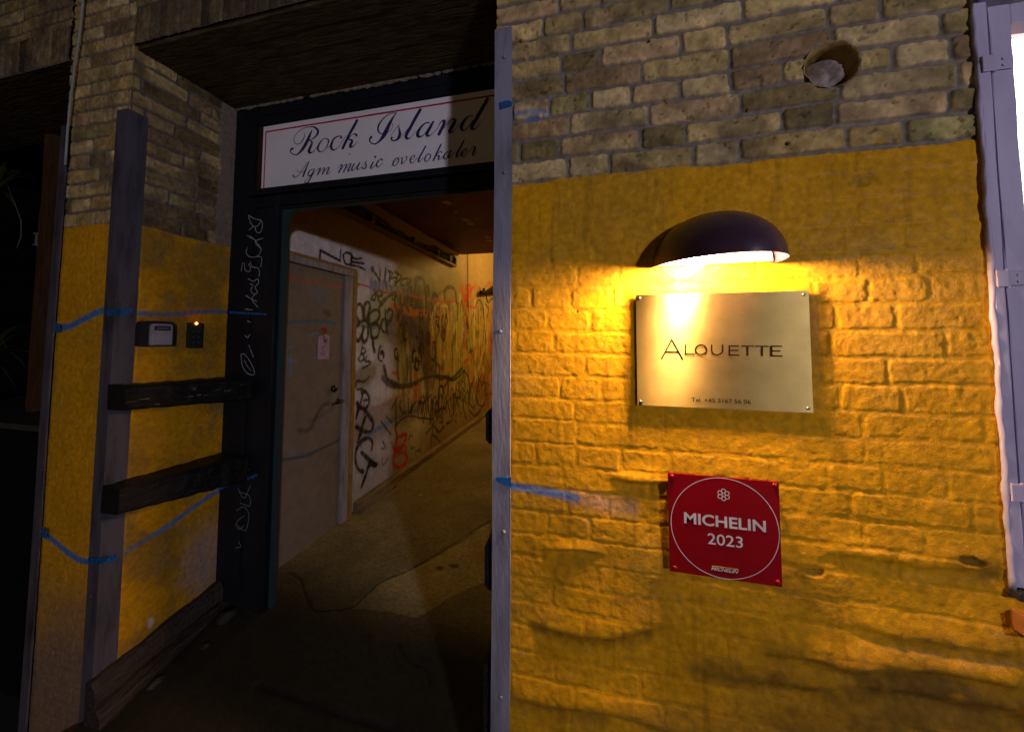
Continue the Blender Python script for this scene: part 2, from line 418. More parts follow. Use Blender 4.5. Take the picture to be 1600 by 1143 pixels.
# paint splashes and a drip of the mustard above the line
for u, v in ((1275, 138), (1020, 350), (1372, 222)): ding(u, v, .010, .0, YEL*.8, .7)
rr = np.random.default_rng(5)
dirt = sstep(.50, .72, fbm(W1.S*1.0, W1.Z*2.2, 2.6, 311, 5))*(1-sstep(.75, 1.25, W1.Z))*yt; W1.C = mix(W1.C, (.20, .11, .02), dirt*.55)
drip = sstep(.66, .78, fbm(W1.S*9, W1.Z*.8, 4.5, 321, 3))*yt; W1.C = mix(W1.C, W1.C*.80, drip)
def shade_smear(pts, wd, a): W1.paint(pts, wd, (.055, .030, .008), a, wd*.9, .45, 41, px=ppx)  # dark strokes: recess shade under the ledges, and stains, put into the colour
shade_smear([(835, 975), (880, 988), (940, 996), (1010, 988)], .022, .75)
shade_smear([(1090, 1040), (1150, 1052), (1220, 1060), (1300, 1078), (1400, 1075), (1500, 1090), (1600, 1108)], .035, .85)
shade_smear([(1200, 1020), (1280, 1030), (1360, 1050), (1450, 1050), (1600, 1075)], .040, .7)
shade_smear([(1500, 875), (1530, 885), (1550, 895)], .03, .7); shade_smear([(1400, 985), (1500, 1008), (1600, 1030)], .03, .55)
shade_smear([(805, 1090), (860, 1098), (940, 1112)], .03, .6); shade_smear([(1230, 890), (1262, 900), (1290, 896)], .018, .45); shade_smear([(810, 862), (850, 858)], .02, .35)
shade_smear([(1230, 1120), (1400, 1130), (1600, 1140)], .06, .6)
# window opening and the round flue hole are cut out
cs = (W1.S[:-1, :-1]+W1.S[1:, 1:])/2; cz = (W1.Z[:-1, :-1]+W1.Z[1:, 1:])/2
W1.mask &= ~((cs > .886) & (cz > 1.03) & (cz < 3.3))
HX, HZ, HR = .594, 2.325, .062
W1.mask &= ~(np.hypot(cs-HX, cz-HZ) < HR)
rim = np.exp(-((np.hypot(W1.S-HX, W1.Z-HZ)-HR)/.008)**2)
W1.H -= .004*rim*fbm(W1.S, W1.Z, 50, 8, 2)
W1.C = mix(W1.C, (.24, .20, .15), rim*.8)
W1.H = np.where(W1.S < -.27, np.minimum(W1.H, .013), W1.H)
wall = empty('brick_wall', (.5, 0, 0), 'yellow brick wall right of the passage, its lower two thirds painted mustard', 'wall')
W1.build('brick_face', M_brick, lambda S, Z, H: np.stack([S, -H, Z], -1), wall)
M_core = mat('wall_yellow', tuple(YEL*.8), .85, tuple(YEL*.5), 9, 0, .5, 50, .004)
M_corer = mat('masonry', (.16, .13, .10), .9, (.09, .075, .06), 14, 0, .6, 40, .006)
cb = MB()
cb.box(-.330, HX-HR-.02, .004, .46, -.1, 4.0); cb.box(HX+HR+.02, .884, .004, .46, -.1, 4.0)
cb.box(HX-HR-.02, HX+HR+.02, .004, .46, -.1, HZ-HR-.02); cb.box(HX-HR-.02, HX+HR+.02, .004, .46, HZ+HR+.02, 4.0)
cb.box(.884, 2.2, .004, .46, -.1, 1.02); cb.box(.884, 2.2, .004, .46, 3.3, 4.0); cb.box(2.0, 2.2, .004, .46, 1.02, 3.3)
cb.build('wall_core', M_core, wall)

# flue hole with crushed pipe
fl = empty('flue_pipe', (HX, 0, HZ), 'crushed grey pipe inside the round hole high in the bare brick', 'pipe')
bm = bmesh.new(); n = 36; rings = []
for k, (yy, rr) in enumerate([(-.008, HR+.003), (-.004, HR-.002), (.03, HR-.004), (.09, HR-.008), (.16, HR-.012)]):
    rings.append([bm.verts.new((HX+rr*math.cos(2*math.pi*i/n)*(1+.02*math.sin(5*i)), yy+.002*math.sin(i*1.7), HZ+rr*math.sin(2*math.pi*i/n))) for i in range(n)])
for a, b in zip(rings, rings[1:]):
    for i in range(n): bm.faces.new((a[i], a[(i+1) % n], b[(i+1) % n], b[i]))
bm.faces.new(rings[-1]); m_ = MB(); m_.bm.free(); m_.bm = bm
m_.build('hole_lining', mat('hole_mortar', (.46, .30, .09), .9, (.26, .17, .06), 25, 0, .8, 60, .004), fl, True)
bm = bmesh.new(); bmesh.ops.create_uvsphere(bm, u_segments=28, v_segments=18, radius=1)
rnd = random.Random(4)
for v in bm.verts:
    x, y, z = v.co; r_ = 1+.13*math.sin(3*x+5*z)+.08*math.sin(7*y+4*x)
    x, y, z = (c_*(1+.10*math.sin(11*x+7*z+9*y)) for c_ in (x, y, z)); v.co = Vector((HX-.014+.052*x*r_+.012*z, .040+.050*y*r_, HZ-.017+.046*z*r_+.008*x))
m_ = MB(); m_.bm.free(); m_.bm = bm
m_.build('crushed_duct', mat('duct_foil', (.55, .46, .44), .7, (.22, .17, .15), 18, .3, .8, 35, .006), fl, True)

# ================================================================== CORNER GUARDS
def guard(name, x0, x1, y1, side, ztop, label, marks=()):
    g = empty(name, (x0, 0, 0), label, 'corner guard', 'steel corner guards on the passage edges')
    mb = MB()
    # L-shaped steel angle: a front flange and a side flange round the corner
    if side == 'L':   # corner at x0 (left edge), flange returns along x = x0
        mb.prism([(x0-.006, -.022), (x1, -.022), (x1, -.016), (x0, -.016), (x0, y1), (x0-.006, y1)], 2, -.1, ztop)
    else:
        mb.prism([(x1+.006, -.022), (x0, -.022), (x0, -.016), (x1, -.016), (x1, y1), (x1+.006, y1)], 2, -.1, ztop)
    bmesh.ops.subdivide_edges(mb.bm, edges=[e for e in mb.bm.edges if e.calc_length() > 1], cuts=40)
    rnd = random.Random(int(abs(x0)*1000))
    for v in mb.bm.verts: v.co.x += .0012*math.sin(v.co.z*5+x0*9)+rnd.uniform(-.0004, .0004); v.co.y += .0012*math.sin(v.co.z*3.3)
    mb.build('steel_angle', M_guard if side == 'L' and x0 > -1 else M_guard_dim, g)
    mg = M_guard if side == 'L' and x0 > -1 else M_guard_dim
    for k_, z_ in enumerate((.55, 1.02, 1.62, 2.12, 2.50)):
        xm = (x0+x1)/2+.008*math.sin(k_*2.3)
        MB().tube([(xm, -.022, z_), (xm, -.0245, z_), (xm, -.0262, z_)], [.0062, .006, .0035], 12).build('bolt', mg, g, True)
    for pts in marks:
        mk = MB()
        mk.prism(pts, 1, -.0250, -.0229)
        mk.build('paint_mark', M_bluem, g)
    return g
M_bluem = mat('blue_spray', (.008, .13, .42), .6, (.006, .08, .26), 40)
t_ = M_bluem.node_tree; n_ = t_.nodes.new("ShaderNodeTexNoise"); n_.inputs['Scale'].default_value = 130; n_.inputs['Detail'].default_value = 4
tc_ = t_.nodes.new("ShaderNodeTexCoord"); t_.links.new(tc_.outputs['Object'], n_.inputs['Vector'])
r_ = t_.nodes.new("ShaderNodeMapRange"); r_.inputs['From Min'].default_value = .36; r_.inputs['From Max'].default_value = .52; r_.inputs['To Min'].default_value = .15
t_.links.new(n_.outputs[0], r_.inputs[0]); t_.links.new(r_.outputs[0], t_.nodes["Principled BSDF"].inputs['Alpha'])
M_guard_dim = mat('dim_steel_paint', (.085, .078, .10), .55, (.03, .024, .028), 7, .0, .5, 60, .003, .3, (2.5, 2.5, .5), .45, .70)  # same guard paint darkened: the dimmer left side put into its colour
M_guard_dim.name = 'dim_steel_paint'
def fpoly(*px): return [tuple(onp(u, v, 1, -.0235)[[0, 2]]) for u, v in px]
guard('corner_guard', -.327, -.276, .05, 'L', 2.60, 'grey steel corner guard up the left edge of the mustard and brick wall',
      marks=[fpoly((775.5, 745), (799, 745), (799, 761), (786, 757), (776, 751)), fpoly((780, 160), (795, 157), (801, 160), (799, 166), (781, 171))])
guard('corner_guard', -2.052, -1.995, .055, 'R', 2.585, 'grey steel corner guard on the right edge of the narrow left pillar')
guard('corner_guard', -2.402, -2.362, .05, 'L', 2.565, 'thin grey steel guard on the far left edge of the left pillar')
for nm_, pts_ in (('a', [(167, 484), (172, 484), (184, 482), (184, 492), (172, 493), (167, 493)]), ('b', [(138, 870), (148, 871), (163, 869), (163, 879), (148, 881), (138, 880)]), ('c', [(86, 505), (93, 505), (93, 518), (86, 519)]), ('d', [(66, 824), (73, 827), (73, 842), (66, 838)])):
    par = [o for o in COL.objects if o.get('category') == 'corner guard'][1 if nm_ in 'ab' else 2]
    mk = MB(); mk.prism(fpoly(*pts_), 1, -.0250, -.0229); mk.build('paint_mark', M_bluem, par)
for pts_ in ([(186, 482), (206, 481), (206, 491), (186, 492)], [(164, 869), (182, 864), (182, 875), (164, 880)]):
    par = [o for o in COL.objects if o.get('category') == 'corner guard'][1]
    mk = MB(); mk.prism([tuple(onp(u, v, 0, -1.988)[[1, 2]]) for u, v in pts_], 0, -1.9885, -1.9862); mk.build('paint_mark', M_bluem, par)

# ================================================================== LEFT PILLAR
P1 = Sheet(np.arange(-2.40, -1.990, .0035), np.arange(-.1, 4.0, .0035), (.3, .25, .2))
j = brickify(P1, 41, dark=.85); t = yellow(P1, j, 2.092, 51, .25, .006)
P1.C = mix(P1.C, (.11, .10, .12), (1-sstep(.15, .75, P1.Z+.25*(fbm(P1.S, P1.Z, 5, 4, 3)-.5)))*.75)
P1.paint([(85, 512), (110, 510), (135, 498), (160, 486), (172, 486)], .024, BLUE, .95, .007, .08, px=ppx)
P1.paint([(70, 832), (90, 845), (110, 862), (130, 874), (150, 876), (166, 874)], .022, BLUE, .95, .007, .08, px=ppx)
P1.H = np.where((P1.S > -2.06) | (P1.S < -2.355), np.minimum(P1.H, .013), P1.H)
pil = empty('brick_pillar', (-2.2, 0, 0), 'narrow brick pillar between two openings, painted mustard below bare brick', 'pillar')
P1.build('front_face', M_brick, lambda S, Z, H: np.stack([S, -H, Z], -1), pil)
P2 = Sheet(np.arange(-.004, .464, .0035), np.arange(-.1, 2.90, .0035), (.3, .25, .2))
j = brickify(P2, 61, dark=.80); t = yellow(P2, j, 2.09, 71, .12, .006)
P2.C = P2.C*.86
pl = sstep(.375, .385, P2.S+.02*(fbm(P2.S, P2.Z, 14, 3, 3)-.5))*(P2.Z > 2.09)     # cement strip beside the frame
P2.C = mix(P2.C, (.20, .165, .13), pl*.9); P2.H = P2.H*(1-pl)+pl*(.006+.004*fbm(P2.S, P2.Z, 20, 9, 4))
rpx = lambda u, v: tuple(onp(u, v, 0, -1.995)[[1, 2]])
P2.paint([(200, 487), (230, 490), (270, 491), (300, 488), (330, 486), (352, 487), (368, 489)], .016, BLUE, .92, .007, .08, px=rpx)
P2.paint([(165, 874), (190, 864), (220, 846), (260, 822), (300, 793), (330, 772), (352, 762), (372, 756)], .020, BLUE, .9, .008, .15, px=rpx)
P2.C = mix(P2.C, (.17, .11, .03), sstep(.48, .70, fbm(P2.S, P2.Z, 5, 401, 5))*(P2.Z < 2.09)*.6)
P2.C = mix(P2.C, (.24, .18, .06), sstep(.55, .7, fbm(P2.S*3, P2.Z, 9, 405, 4))*(P2.Z < 2.09)*.4)
P2.blob(*rpx(320, 870), .10, .16, (.30, .25, .30), .55, .6, 6)
P2.blob(*rpx(234, 972), .012, .025, (.5, .45, .45), .8, .4, 6)
for u, v in ((300, 420), (325, 720), (225, 680), (288, 575)): P2.blob(*rpx(u, v), .05, .03, (.30, .17, .02), .4, .6, int(u))
P2.H = np.where(P2.S < .06, np.minimum(P2.H, .003), P2.H)
P2.build('side_face', M_brick, lambda S, Z, H: np.stack([-1.995+H, S, Z], -1), pil)
MB().box(-2.398, -2.0, .004, .62, -.1, 4.0).build('pillar_core', M_core, pil)

# ================================================================== LINTELS
def soldier_beam(x0, x1, seed, label, z0=2.885):
    b = empty('brick_lintel', ((x0+x1)/2, 0, z0), label, 'lintel', 'brick lintels over the openings')
    S = Sheet(np.arange(x0, x1, .0035), np.concatenate([np.arange(z0, 3.35, .0035), np.arange(3.35, 4.0, .02)]), (.3, .25, .2))
    brickify(S, seed, soldier=(z0, np.ones_like(S.S, bool)), dark=.62)
    S.C = mix(S.C, (.05, .04, .035), sstep(.35, .7, fbm(S.S, S.Z, 4, seed, 4))*.5)
    dn = (1-sstep(0, .02, S.Z-z0)); S.H += .004*fbm(S.S, S.Z, 40, 3, 3)
    S.build('soldier_course', M_brick, lambda A, Z, H: np.stack([A, -H-.004, Z], -1), b)
    MB().box(x0, x1, .003, .46, z0, 4.0).build('beam_core', M_soffit, b)
    return b
soldier_beam(-1.9895, -.3315, 81, 'dark lintel of standing bricks over the passage opening')
soldier_beam(-4.6, -2.401, 91, 'dark lintel of standing bricks over the opening at far left')
# rough boards and crumbling mortar under the lintel
so = empty('soffit_boards', (-1.1, .2, 2.88), 'dark rough boards on the underside over the passage entrance', 'boards')
rnd = random.Random(5)
sb = MB()
for k in range(5):
    y0 = .004+k*.0915
    sb.box(-1.99, -.332, y0, y0+.088, 2.868+rnd.uniform(-.004, .003), 2.884)
sb.rough(.0018, 3, 4, .09).build('board', M_soffit, so)
cr_ = MB()
for k in range(90):
    x = -1.98+rnd.random()*1.62; s_ = rnd.uniform(.006, .020)
    r = bmesh.ops.create_icosphere(cr_.bm, subdivisions=1, radius=1)
    for v in r['verts']:
        v.co = Vector((x+v.co.x*s_*rnd.uniform(1.2, 2.4), .452+v.co.y*.008, 2.866+v.co.z*s_*rnd.uniform(.4, .8)))
cr_.build('mortar_crumbs', mat('old_mortar', (.24, .20, .15), .95, (.12, .10, .08), 40, 0, .8), so)

# ================================================================== PORTAL FRAME
pf = empty('passage_frame', (-1.1, .46, .235), 'near-black timber frame around the passage entrance with tags scratched up its left post', 'door frame')
FY = .462
mb = MB(); mb.box(-1.994, -1.845, FY, .505, .18, 2.866, .004); mb.box(-1.846, -1.71, FY+.012, .505, .18, 2.37, .004)
mb.box(-1.712, -1.672, FY-.006, .505, .18, 2.37, .006)
mb.rough(.0008, 2, 3, .2).build('post', M_frame, pf)
MB().box(-.40, -.331, FY, .505, .18, 2.866, .004).build('post', M_frame, pf)
mb = MB(); mb.box(-1.845, -.40, FY, .505, 2.815, 2.866, .003); mb.box(-1.845, -.40, FY+.006, .505, 2.765, 2.817, .004)
mb.box(-1.845, -.40, FY+.028, .505, 2.752, 2.768, .003)
mb.build('head', M_frame, pf)
mb = MB(); mb.box(-1.860, -.40, FY-.030, .505, 2.358, 2.392, .005); mb.box(-1.84, -.40, FY-.002, .505, 2.30, 2.357, .004)
mb.build('transom', M_frame, pf)
mb = MB(); mb.box(-1.71, -.40, FY+.012, .482, 2.284, 2.301, .004); mb.build('transom', M_black, pf)
mb = MB(); mb.box(-1.845, -1.81, FY+.01, .505, 2.392, 2.764, .003); mb.build('stop', mat('rust_brown', (.03, .013, .008), .6), pf)
# steel lining with rounded corner
mb = MB()
pts = [(-1.672, .22), (-1.672, 2.262)]
out = [(-1.672, .22)]; inn = [(-1.655, .22)]
xo, zo, r = -1.672, 2.281, .075
outl = [(-1.673, .2), (-1.673, 2.298), (-.41, 2.298), (-.41, 2.281)]
arc = [(-1.652+r-r*math.cos(a), 2.281-r+r*math.sin(a)) for a in np.linspace(math.pi/2, 0, 9)]
outl += arc+[(-1.652, .2)]
mb.prism(outl, 1, FY+.022, .515)
mb.build('lining', M_teal, pf)
# bottom blocks & thresholds

def strokes(name, curves, plane, mt, parent, off, widths=True, wscale=1.0, step=5, minw=0.0, d0=0):
    """pen strokes as thin raised ribbons; curves of (x, z, w) in plane metres after plane()"""
    bm = bmesh.new(); k = 0
    for cv in curves:
        P = [plane(*c[:2])+((c[2] if len(c) > 2 else 1)*wscale,) for c in cv]
        if len(P) > 2: P = spline(P, step)
        P = [np.array(p) for p in P]
        if len(P) < 2: continue
        o = off(d0+k*.00006); k += 1
        L_, R_ = [], []
        for i, p in enumerate(P):
            d = P[min(i+1, len(P)-1)][:2]-P[max(i-1, 0)][:2]; d = d/(np.hypot(*d)+1e-9); nrm = np.array([-d[1], d[0]])
            hw = max(p[2], minw)/2
            L_.append(bm.verts.new(o(*(p[:2]+nrm*hw)))); R_.append(bm.verts.new(o(*(p[:2]-nrm*hw))))
        for i in range(len(P)-1):
            try: bm.faces.new((L_[i], R_[i], R_[i+1], L_[i+1]))
            except ValueError: pass
        for e, i in ((0, 1), (-1, -2)):          # round caps
            p = P[e]; hw = max(p[2], minw)/2*.999; o2 = off(d0+k*.00006); k += 1
            vs_ = [bm.verts.new(o2(p[0]+hw*math.cos(a), p[1]+hw*math.sin(a))) for a in np.linspace(0, 2*math.pi, 11)[:-1]]
            bm.faces.new(vs_)
    me = bpy.data.meshes.new(name); bm.to_mesh(me); bm.free()
    return link(name, me, mt, parent)

# chalk tags up the left post
fp = lambda u, v: tuple(onp(u, v, 1, FY)[[0, 2]])
M_chalk = mat('chalk', (.38, .38, .44), .8, (.20, .20, .25), 60)
c7 = lambda x, y: (340+x/3.81, 320+y/3.81)
tg = [
 [(185, 62), (195, 100), (215, 128), (240, 125), (262, 95)], [(185, 62), (225, 85), (262, 95), (268, 130), (255, 165), (232, 160), (222, 130)],
 [(232, 160), (220, 130), (190, 150)],
 [(270, 200), (225, 210), (178, 183)], [(225, 210), (232, 235), (262, 262)], [(178, 183), (215, 200), (262, 262)],
 [(180, 255), (172, 285), (195, 310), (240, 305), (262, 268)], [(205, 312), (262, 312), (258, 370)],
 [(150, 345), (142, 392)], [(162, 345), (165, 385), (185, 398), (200, 380), (185, 350)], [(195, 340), (210, 370), (240, 375), (252, 400), (248, 425)],
 [(185, 440), (215, 455), (240, 440), (245, 465), (225, 490), (240, 520), (215, 530), (200, 505), (212, 480), (195, 470)],
 [(170, 540), (205, 560), (235, 575)], [(238, 520), (205, 560), (240, 608)],
 [(165, 620), (210, 625)], [(180, 690), (198, 700)], [(165, 775), (180, 790), (195, 770)], [(188, 835), (205, 880), (215, 905)],
 [(140, 890), (150, 960), (185, 1005), (222, 1005), (205, 950), (165, 890), (140, 890)], [(160, 925), (180, 960), (200, 985)]]
for T_ in (tg[0:3], tg[3:5], tg[5:7], tg[7:8], tg[8:10], tg[10:13], tg[13:16], tg[16:18], tg[18:]):
  strokes('chalk_tag', [[c7(*p)+(.0042,) for p in c] for c in T_], lambda u, v: fp(u, v), M_chalk, pf, lambda d: (lambda x, z: (x, FY-.0016-d, z)), minw=.003)
c4 = lambda x, y: (x/2.58, 700+y/2.58)
tg2 = [[(1005, 85), (965, 90), (975, 130)], [(960, 160), (985, 200), (1010, 150)], [(965, 175), (1005, 190), (1008, 230), (970, 220)], [(955, 250), (985, 235), (1005, 270), (990, 330), (955, 300), (985, 270)],
       [(950, 305), (965, 325), (985, 310)], [(965, 375), (972, 395), (950, 400)]]
strokes('chalk_tag', [[c4(*p)+(.003,) for p in c] for c in tg2], lambda u, v: fp(u, v), mat('chalk_faint', (.22, .22, .24), .8), pf, lambda d: (lambda x, z: (x, FY-.0016-d, z)), minw=.0028)
for T_ in ([(362, 488, .013), (380, 489, .012), (400, 490, .010), (419, 491, .009)], [(345, 763, .013), (370, 752, .014), (390, 746, .014), (403, 741, .013)]):
  strokes('spray_line', [T_], lambda u, v: fp(u, v), M_bluem, pf, lambda d: (lambda x, z: (x, FY-.0085-d, z)))

# ================================================================== SHOP SIGN
SY = .474
sgn = empty('shop_sign', (-1.13, SY, 2.57), 'white sign board with blue script lettering above the passage entrance', 'sign')
MB().box(-1.811, -.402, SY, SY+.012, 2.388, 2.758, .001).build('panel', M_sign, sgn)
rl = MB(); rl.box(-1.790, -.458, SY-.0016, SY+.001, 2.722, 2.730); rl.box(-1.795, -1.789, SY-.0016, SY+.001, 2.398, 2.730)
rl.build('border_line', M_red, sgn)
A1 = lambda x, y: (440+x/8.889, 170+y/8.889); A2 = lambda x, y: (600+x/8.889, 140+y/8.889)
KW = 1/8.889*.0037            # crop pixels of stroke width -> metres on the sign
s1 = [
 [(425, 300, 12), (395, 365, 34), (365, 435, 46), (320, 520, 48), (270, 590, 34), (210, 640, 15), (160, 632, 14), (127, 600, 15), (138, 562, 28), (158, 555, 30)],
 [(318, 335, 4), (318, 390, 12), (280, 460, 12), (225, 495, 8), (180, 465, 9), (177, 410, 7), (220, 335, 7), (300, 278, 8), (400, 252, 10), (470, 265, 22), (508, 312, 32), (488, 370, 26), (430, 420, 12), (385, 435, 6)],
 [(385, 435, 8), (425, 470, 26), (405, 530, 38), (382, 585, 42), (395, 610, 28), (440, 600, 9), (505, 525, 5)],
 [(620, 412, 8), (570, 432, 12), (520, 500, 26), (506, 560, 26), (540, 600, 12), (600, 572, 8), (642, 500, 16), (655, 440, 20), (620, 412, 8)], [(628, 552, 5), (660, 530, 5), (695, 490, 5)],
 [(832, 405, 28), (815, 380, 12), (740, 410, 20), (700, 480, 34), (692, 540, 36), (730, 575, 16), (790, 535, 6), (850, 450, 5), (900, 375, 5)],
 [(1050, 168, 36), (1000, 260, 38), (940, 370, 38), (895, 460, 38), (853, 548, 38)], [(905, 470, 6), (950, 400, 7), (1010, 352, 10), (1046, 368, 26), (1040, 380, 22)],
 [(925, 425, 6), (985, 445, 28), (962, 500, 38), (958, 530, 30), (1000, 522, 10), (1060, 455, 4)], [(943, 630, 16), (945, 633, 16)],
 [(1600, 58, 8), (1500, 75, 10), (1400, 155, 16), (1345, 250, 24), (1350, 320, 18), (1400, 350, 8), (1480, 330, 4), (1535, 275, 4), (1545, 205, 4)],
 [(1600, 60, 8), (1550, 125, 24), (1492, 230, 46), (1435, 350, 58), (1372, 440, 30), (1300, 490, 14), (1240, 470, 15), (1226, 425, 22), (1248, 395, 32)]]
s2 = [
 [(180, 325, 6), (165, 335, 6)], [(95, 650, 4), (150, 565, 4), (222, 482, 5)], [(205, 505, 6), (218, 570, 22), (222, 630, 40), (190, 690, 28), (140, 714, 14), (106, 692, 20), (112, 670, 26)], [(215, 690, 4), (300, 590, 4), (370, 510, 4)],
 [(505, 288, 42), (440, 400, 42), (370, 530, 42), (312, 635, 42), (322, 683, 28), (370, 668, 8), (450, 575, 4)],
 [(640, 475, 8), (610, 460, 12), (540, 500, 22), (475, 595, 42), (482, 652, 34), (535, 648, 10), (600, 575, 7), (655, 490, 7)],
 [(688, 452, 24), (650, 520, 38), (602, 610, 42), (612, 648, 26), (660, 630, 8), (745, 545, 4)],
 [(735, 560, 4), (795, 455, 14), (842, 440, 28), (828, 500, 38), (768, 622, 40)], [(800, 590, 5), (880, 480, 6), (945, 415, 10), (988, 432, 34), (960, 500, 38), (916, 578, 40), (932, 604, 22), (980, 570, 6), (1060, 470, 4)],
 [(1235, 372, 12), (1175, 378, 12), (1105, 455, 34), (1075, 535, 38), (1110, 572, 16), (1170, 530, 8), (1235, 430, 7)],
 [(1438, 135, 38), (1380, 240, 38), (1300, 380, 38), (1224, 520, 40), (1232, 558, 26), (1280, 540, 8), (1340, 465, 4)]]
s3 = [
 [(165, 930, 22), (185, 955, 11), (240, 920, 9), (300, 840, 8), (350, 765, 8), (385, 732, 8)], [(385, 732, 6), (355, 800, 18), (320, 890, 26), (300, 940, 26)], [(225, 840, 5), (225, 872, 5), (290, 880, 5), (350, 855, 5)],
 [(435, 838, 8), (390, 870, 16), (370, 918, 18), (400, 930, 10), (440, 880, 8)], [(460, 835, 14), (430, 910, 22), (385, 1000, 18), (345, 1035, 12), (325, 1010, 10), (370, 960, 5), (460, 900, 4)],
 [(470, 880, 4), (530, 830, 10), (542, 835, 16), (505, 915, 20)], [(530, 880, 5), (585, 828, 10), (602, 835, 16), (570, 908, 20)], [(590, 880, 5), (645, 822, 8), (665, 828, 16), (632, 895, 20), (655, 902, 8), (690, 868, 4)],
 [(785, 830, 4), (830, 782, 10), (845, 790, 16), (798, 885, 20)], [(820, 850, 5), (885, 778, 8), (905, 785, 16), (865, 876, 20)], [(880, 850, 5), (945, 768, 8), (965, 776, 16), (925, 858, 20), (950, 862, 8), (995, 800, 4)],
 [(1010, 765, 16), (978, 835, 20), (995, 856, 12), (1050, 795, 6), (1090, 745, 10)], [(1088, 752, 16), (1050, 830, 20), (1072, 846, 8), (1120, 800, 4)],
 [(1120, 820, 4), (1180, 722, 4)], [(1175, 730, 6), (1172, 765, 14), (1178, 805, 20), (1150, 836, 12), (1122, 825, 14)],
 [(1278, 742, 16), (1240, 812, 22), (1258, 828, 10), (1318, 770, 4)], [(1303, 668, 26), (1304, 670, 26)], [(1402, 712, 20), (1380, 698, 8), (1338, 740, 18), (1322, 790, 20), (1350, 810, 10), (1412, 755, 4)]]
s4 = [
 [(175, 950, 10), (135, 995, 18), (125, 1045, 16), (160, 1055, 8), (200, 1005, 14), (202, 962, 14), (175, 950, 10)], [(105, 1065, 5), (220, 935, 5)],
 [(235, 955, 5), (255, 950, 14), (250, 1005, 18), (250, 1032, 12), (300, 990, 8), (322, 945, 14), (305, 930, 8)],
 [(355, 985, 4), (410, 960, 6), (432, 925, 12), (405, 918, 8), (368, 965, 18), (370, 1012, 16), (400, 1018, 8), (470, 945, 4)],
 [(580, 790, 18), (540, 865, 20), (482, 975, 22), (490, 1005, 12), (550, 950, 4)],
 [(620, 893, 8), (582, 930, 16), (570, 985, 16), (600, 1000, 8), (645, 945, 14), (645, 905, 12), (620, 893, 8)],
 [(795, 765, 18), (750, 855, 22), (690, 985, 22)], [(715, 935, 4), (780, 865, 8), (805, 878, 16)], [(735, 920, 6), (772, 928, 18), (758, 965, 18), (780, 972, 8), (830, 920, 4)],
 [(895, 862, 6), (850, 900, 16), (832, 950, 18), (860, 965, 8), (915, 890, 6)], [(935, 848, 14), (895, 925, 20), (910, 950, 10), (970, 880, 4)],
 [(1110, 720, 18), (1070, 795, 20), (1012, 905, 22), (1018, 938, 12), (1075, 885, 4)],
 [(1075, 905, 4), (1130, 872, 6), (1152, 840, 12), (1125, 828, 8), (1082, 885, 18), (1085, 928, 16), (1120, 928, 8), (1190, 850, 4)],
 [(1190, 860, 5), (1240, 800, 8), (1268, 815, 18), (1242, 875, 20), (1232, 908, 16), (1255, 915, 8), (1300, 860, 4)]]
sp = lambda u, v: tuple(onp(u, v, 1, SY)[[0, 2]])
def cvs(S, A): return [[A(x, y)+(wd*KW,) for x, y, wd in c] for c in S]
for W_ in (cvs(s1[:9], A1), cvs(s1[9:], A1)+cvs(s2, A2), cvs(s3[:9], A1), cvs(s3[9:], A1), cvs(s4, A2)):
  strokes('script_lettering', W_, sp, M_blueink, sgn, lambda d: (lambda x, z: (x, SY-.0012-d, z)), minw=.0022)

# ================================================================== PASSAGE
XL = -1.9
lpx = lambda u, v: tuple(onp(u, v, 0, XL)[[1, 2]])
ys = np.concatenate([np.arange(.51, 4.0, .0065), np.arange(4.0, 7.51, .012)])
G = Sheet(ys, np.arange(.05, 3.42, .0065), (.74, .70, .70))
f = fbm(G.S, G.Z, 2.5, 101, 5); f2 = fbm(G.S, G.Z, 14, 102, 4)
G.C *= (.82+.36*f)[..., None]
G.C = mix(G.C, (.36, .22, .045), np.maximum(sstep(2.3, 3.0, G.S)*.80, sstep(2.27, 2.33, G.Z+.03*(f-.5))*.85))
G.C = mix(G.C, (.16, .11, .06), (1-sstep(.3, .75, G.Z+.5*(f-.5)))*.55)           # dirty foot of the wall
G.C = mix(G.C, (.30, .22, .10), sstep(.5, .7, f2)*.25)
K = (.012, .010, .010)
grnd = random.Random(17)
def g(pts, wd=.02, col=K, a=.92, soft=.006, patchy=.15, curve=True):
    P = [lpx(u, v) for u, v in pts]
    if curve and len(P) > 2: P = spline(P, 6)
    if wd < .05: G.paint(P, wd*1.6+.02, col, .16*a, .03, .5, curve=False)      # overspray
    n = max(1, len(P)//5); ph = grnd.uniform(0, 6)
    for i in range(0, len(P)-1, n):
        q = P[i:i+n+1]
        if len(q) > 1: G.paint(q, wd*1.12*(1+.28*math.sin(ph+i*1.9/n)), col, min(1, a*1.06), soft, patchy, curve=False)
    if wd >= .018 and grnd.random() < .3:                                       # a run of paint
        p = P[grnd.randrange(len(P))]; G.paint([p, (p[0], p[1]-grnd.uniform(.04, .14))], .007, col, .8, .003, 0, curve=False)
rnd = random.Random(9)
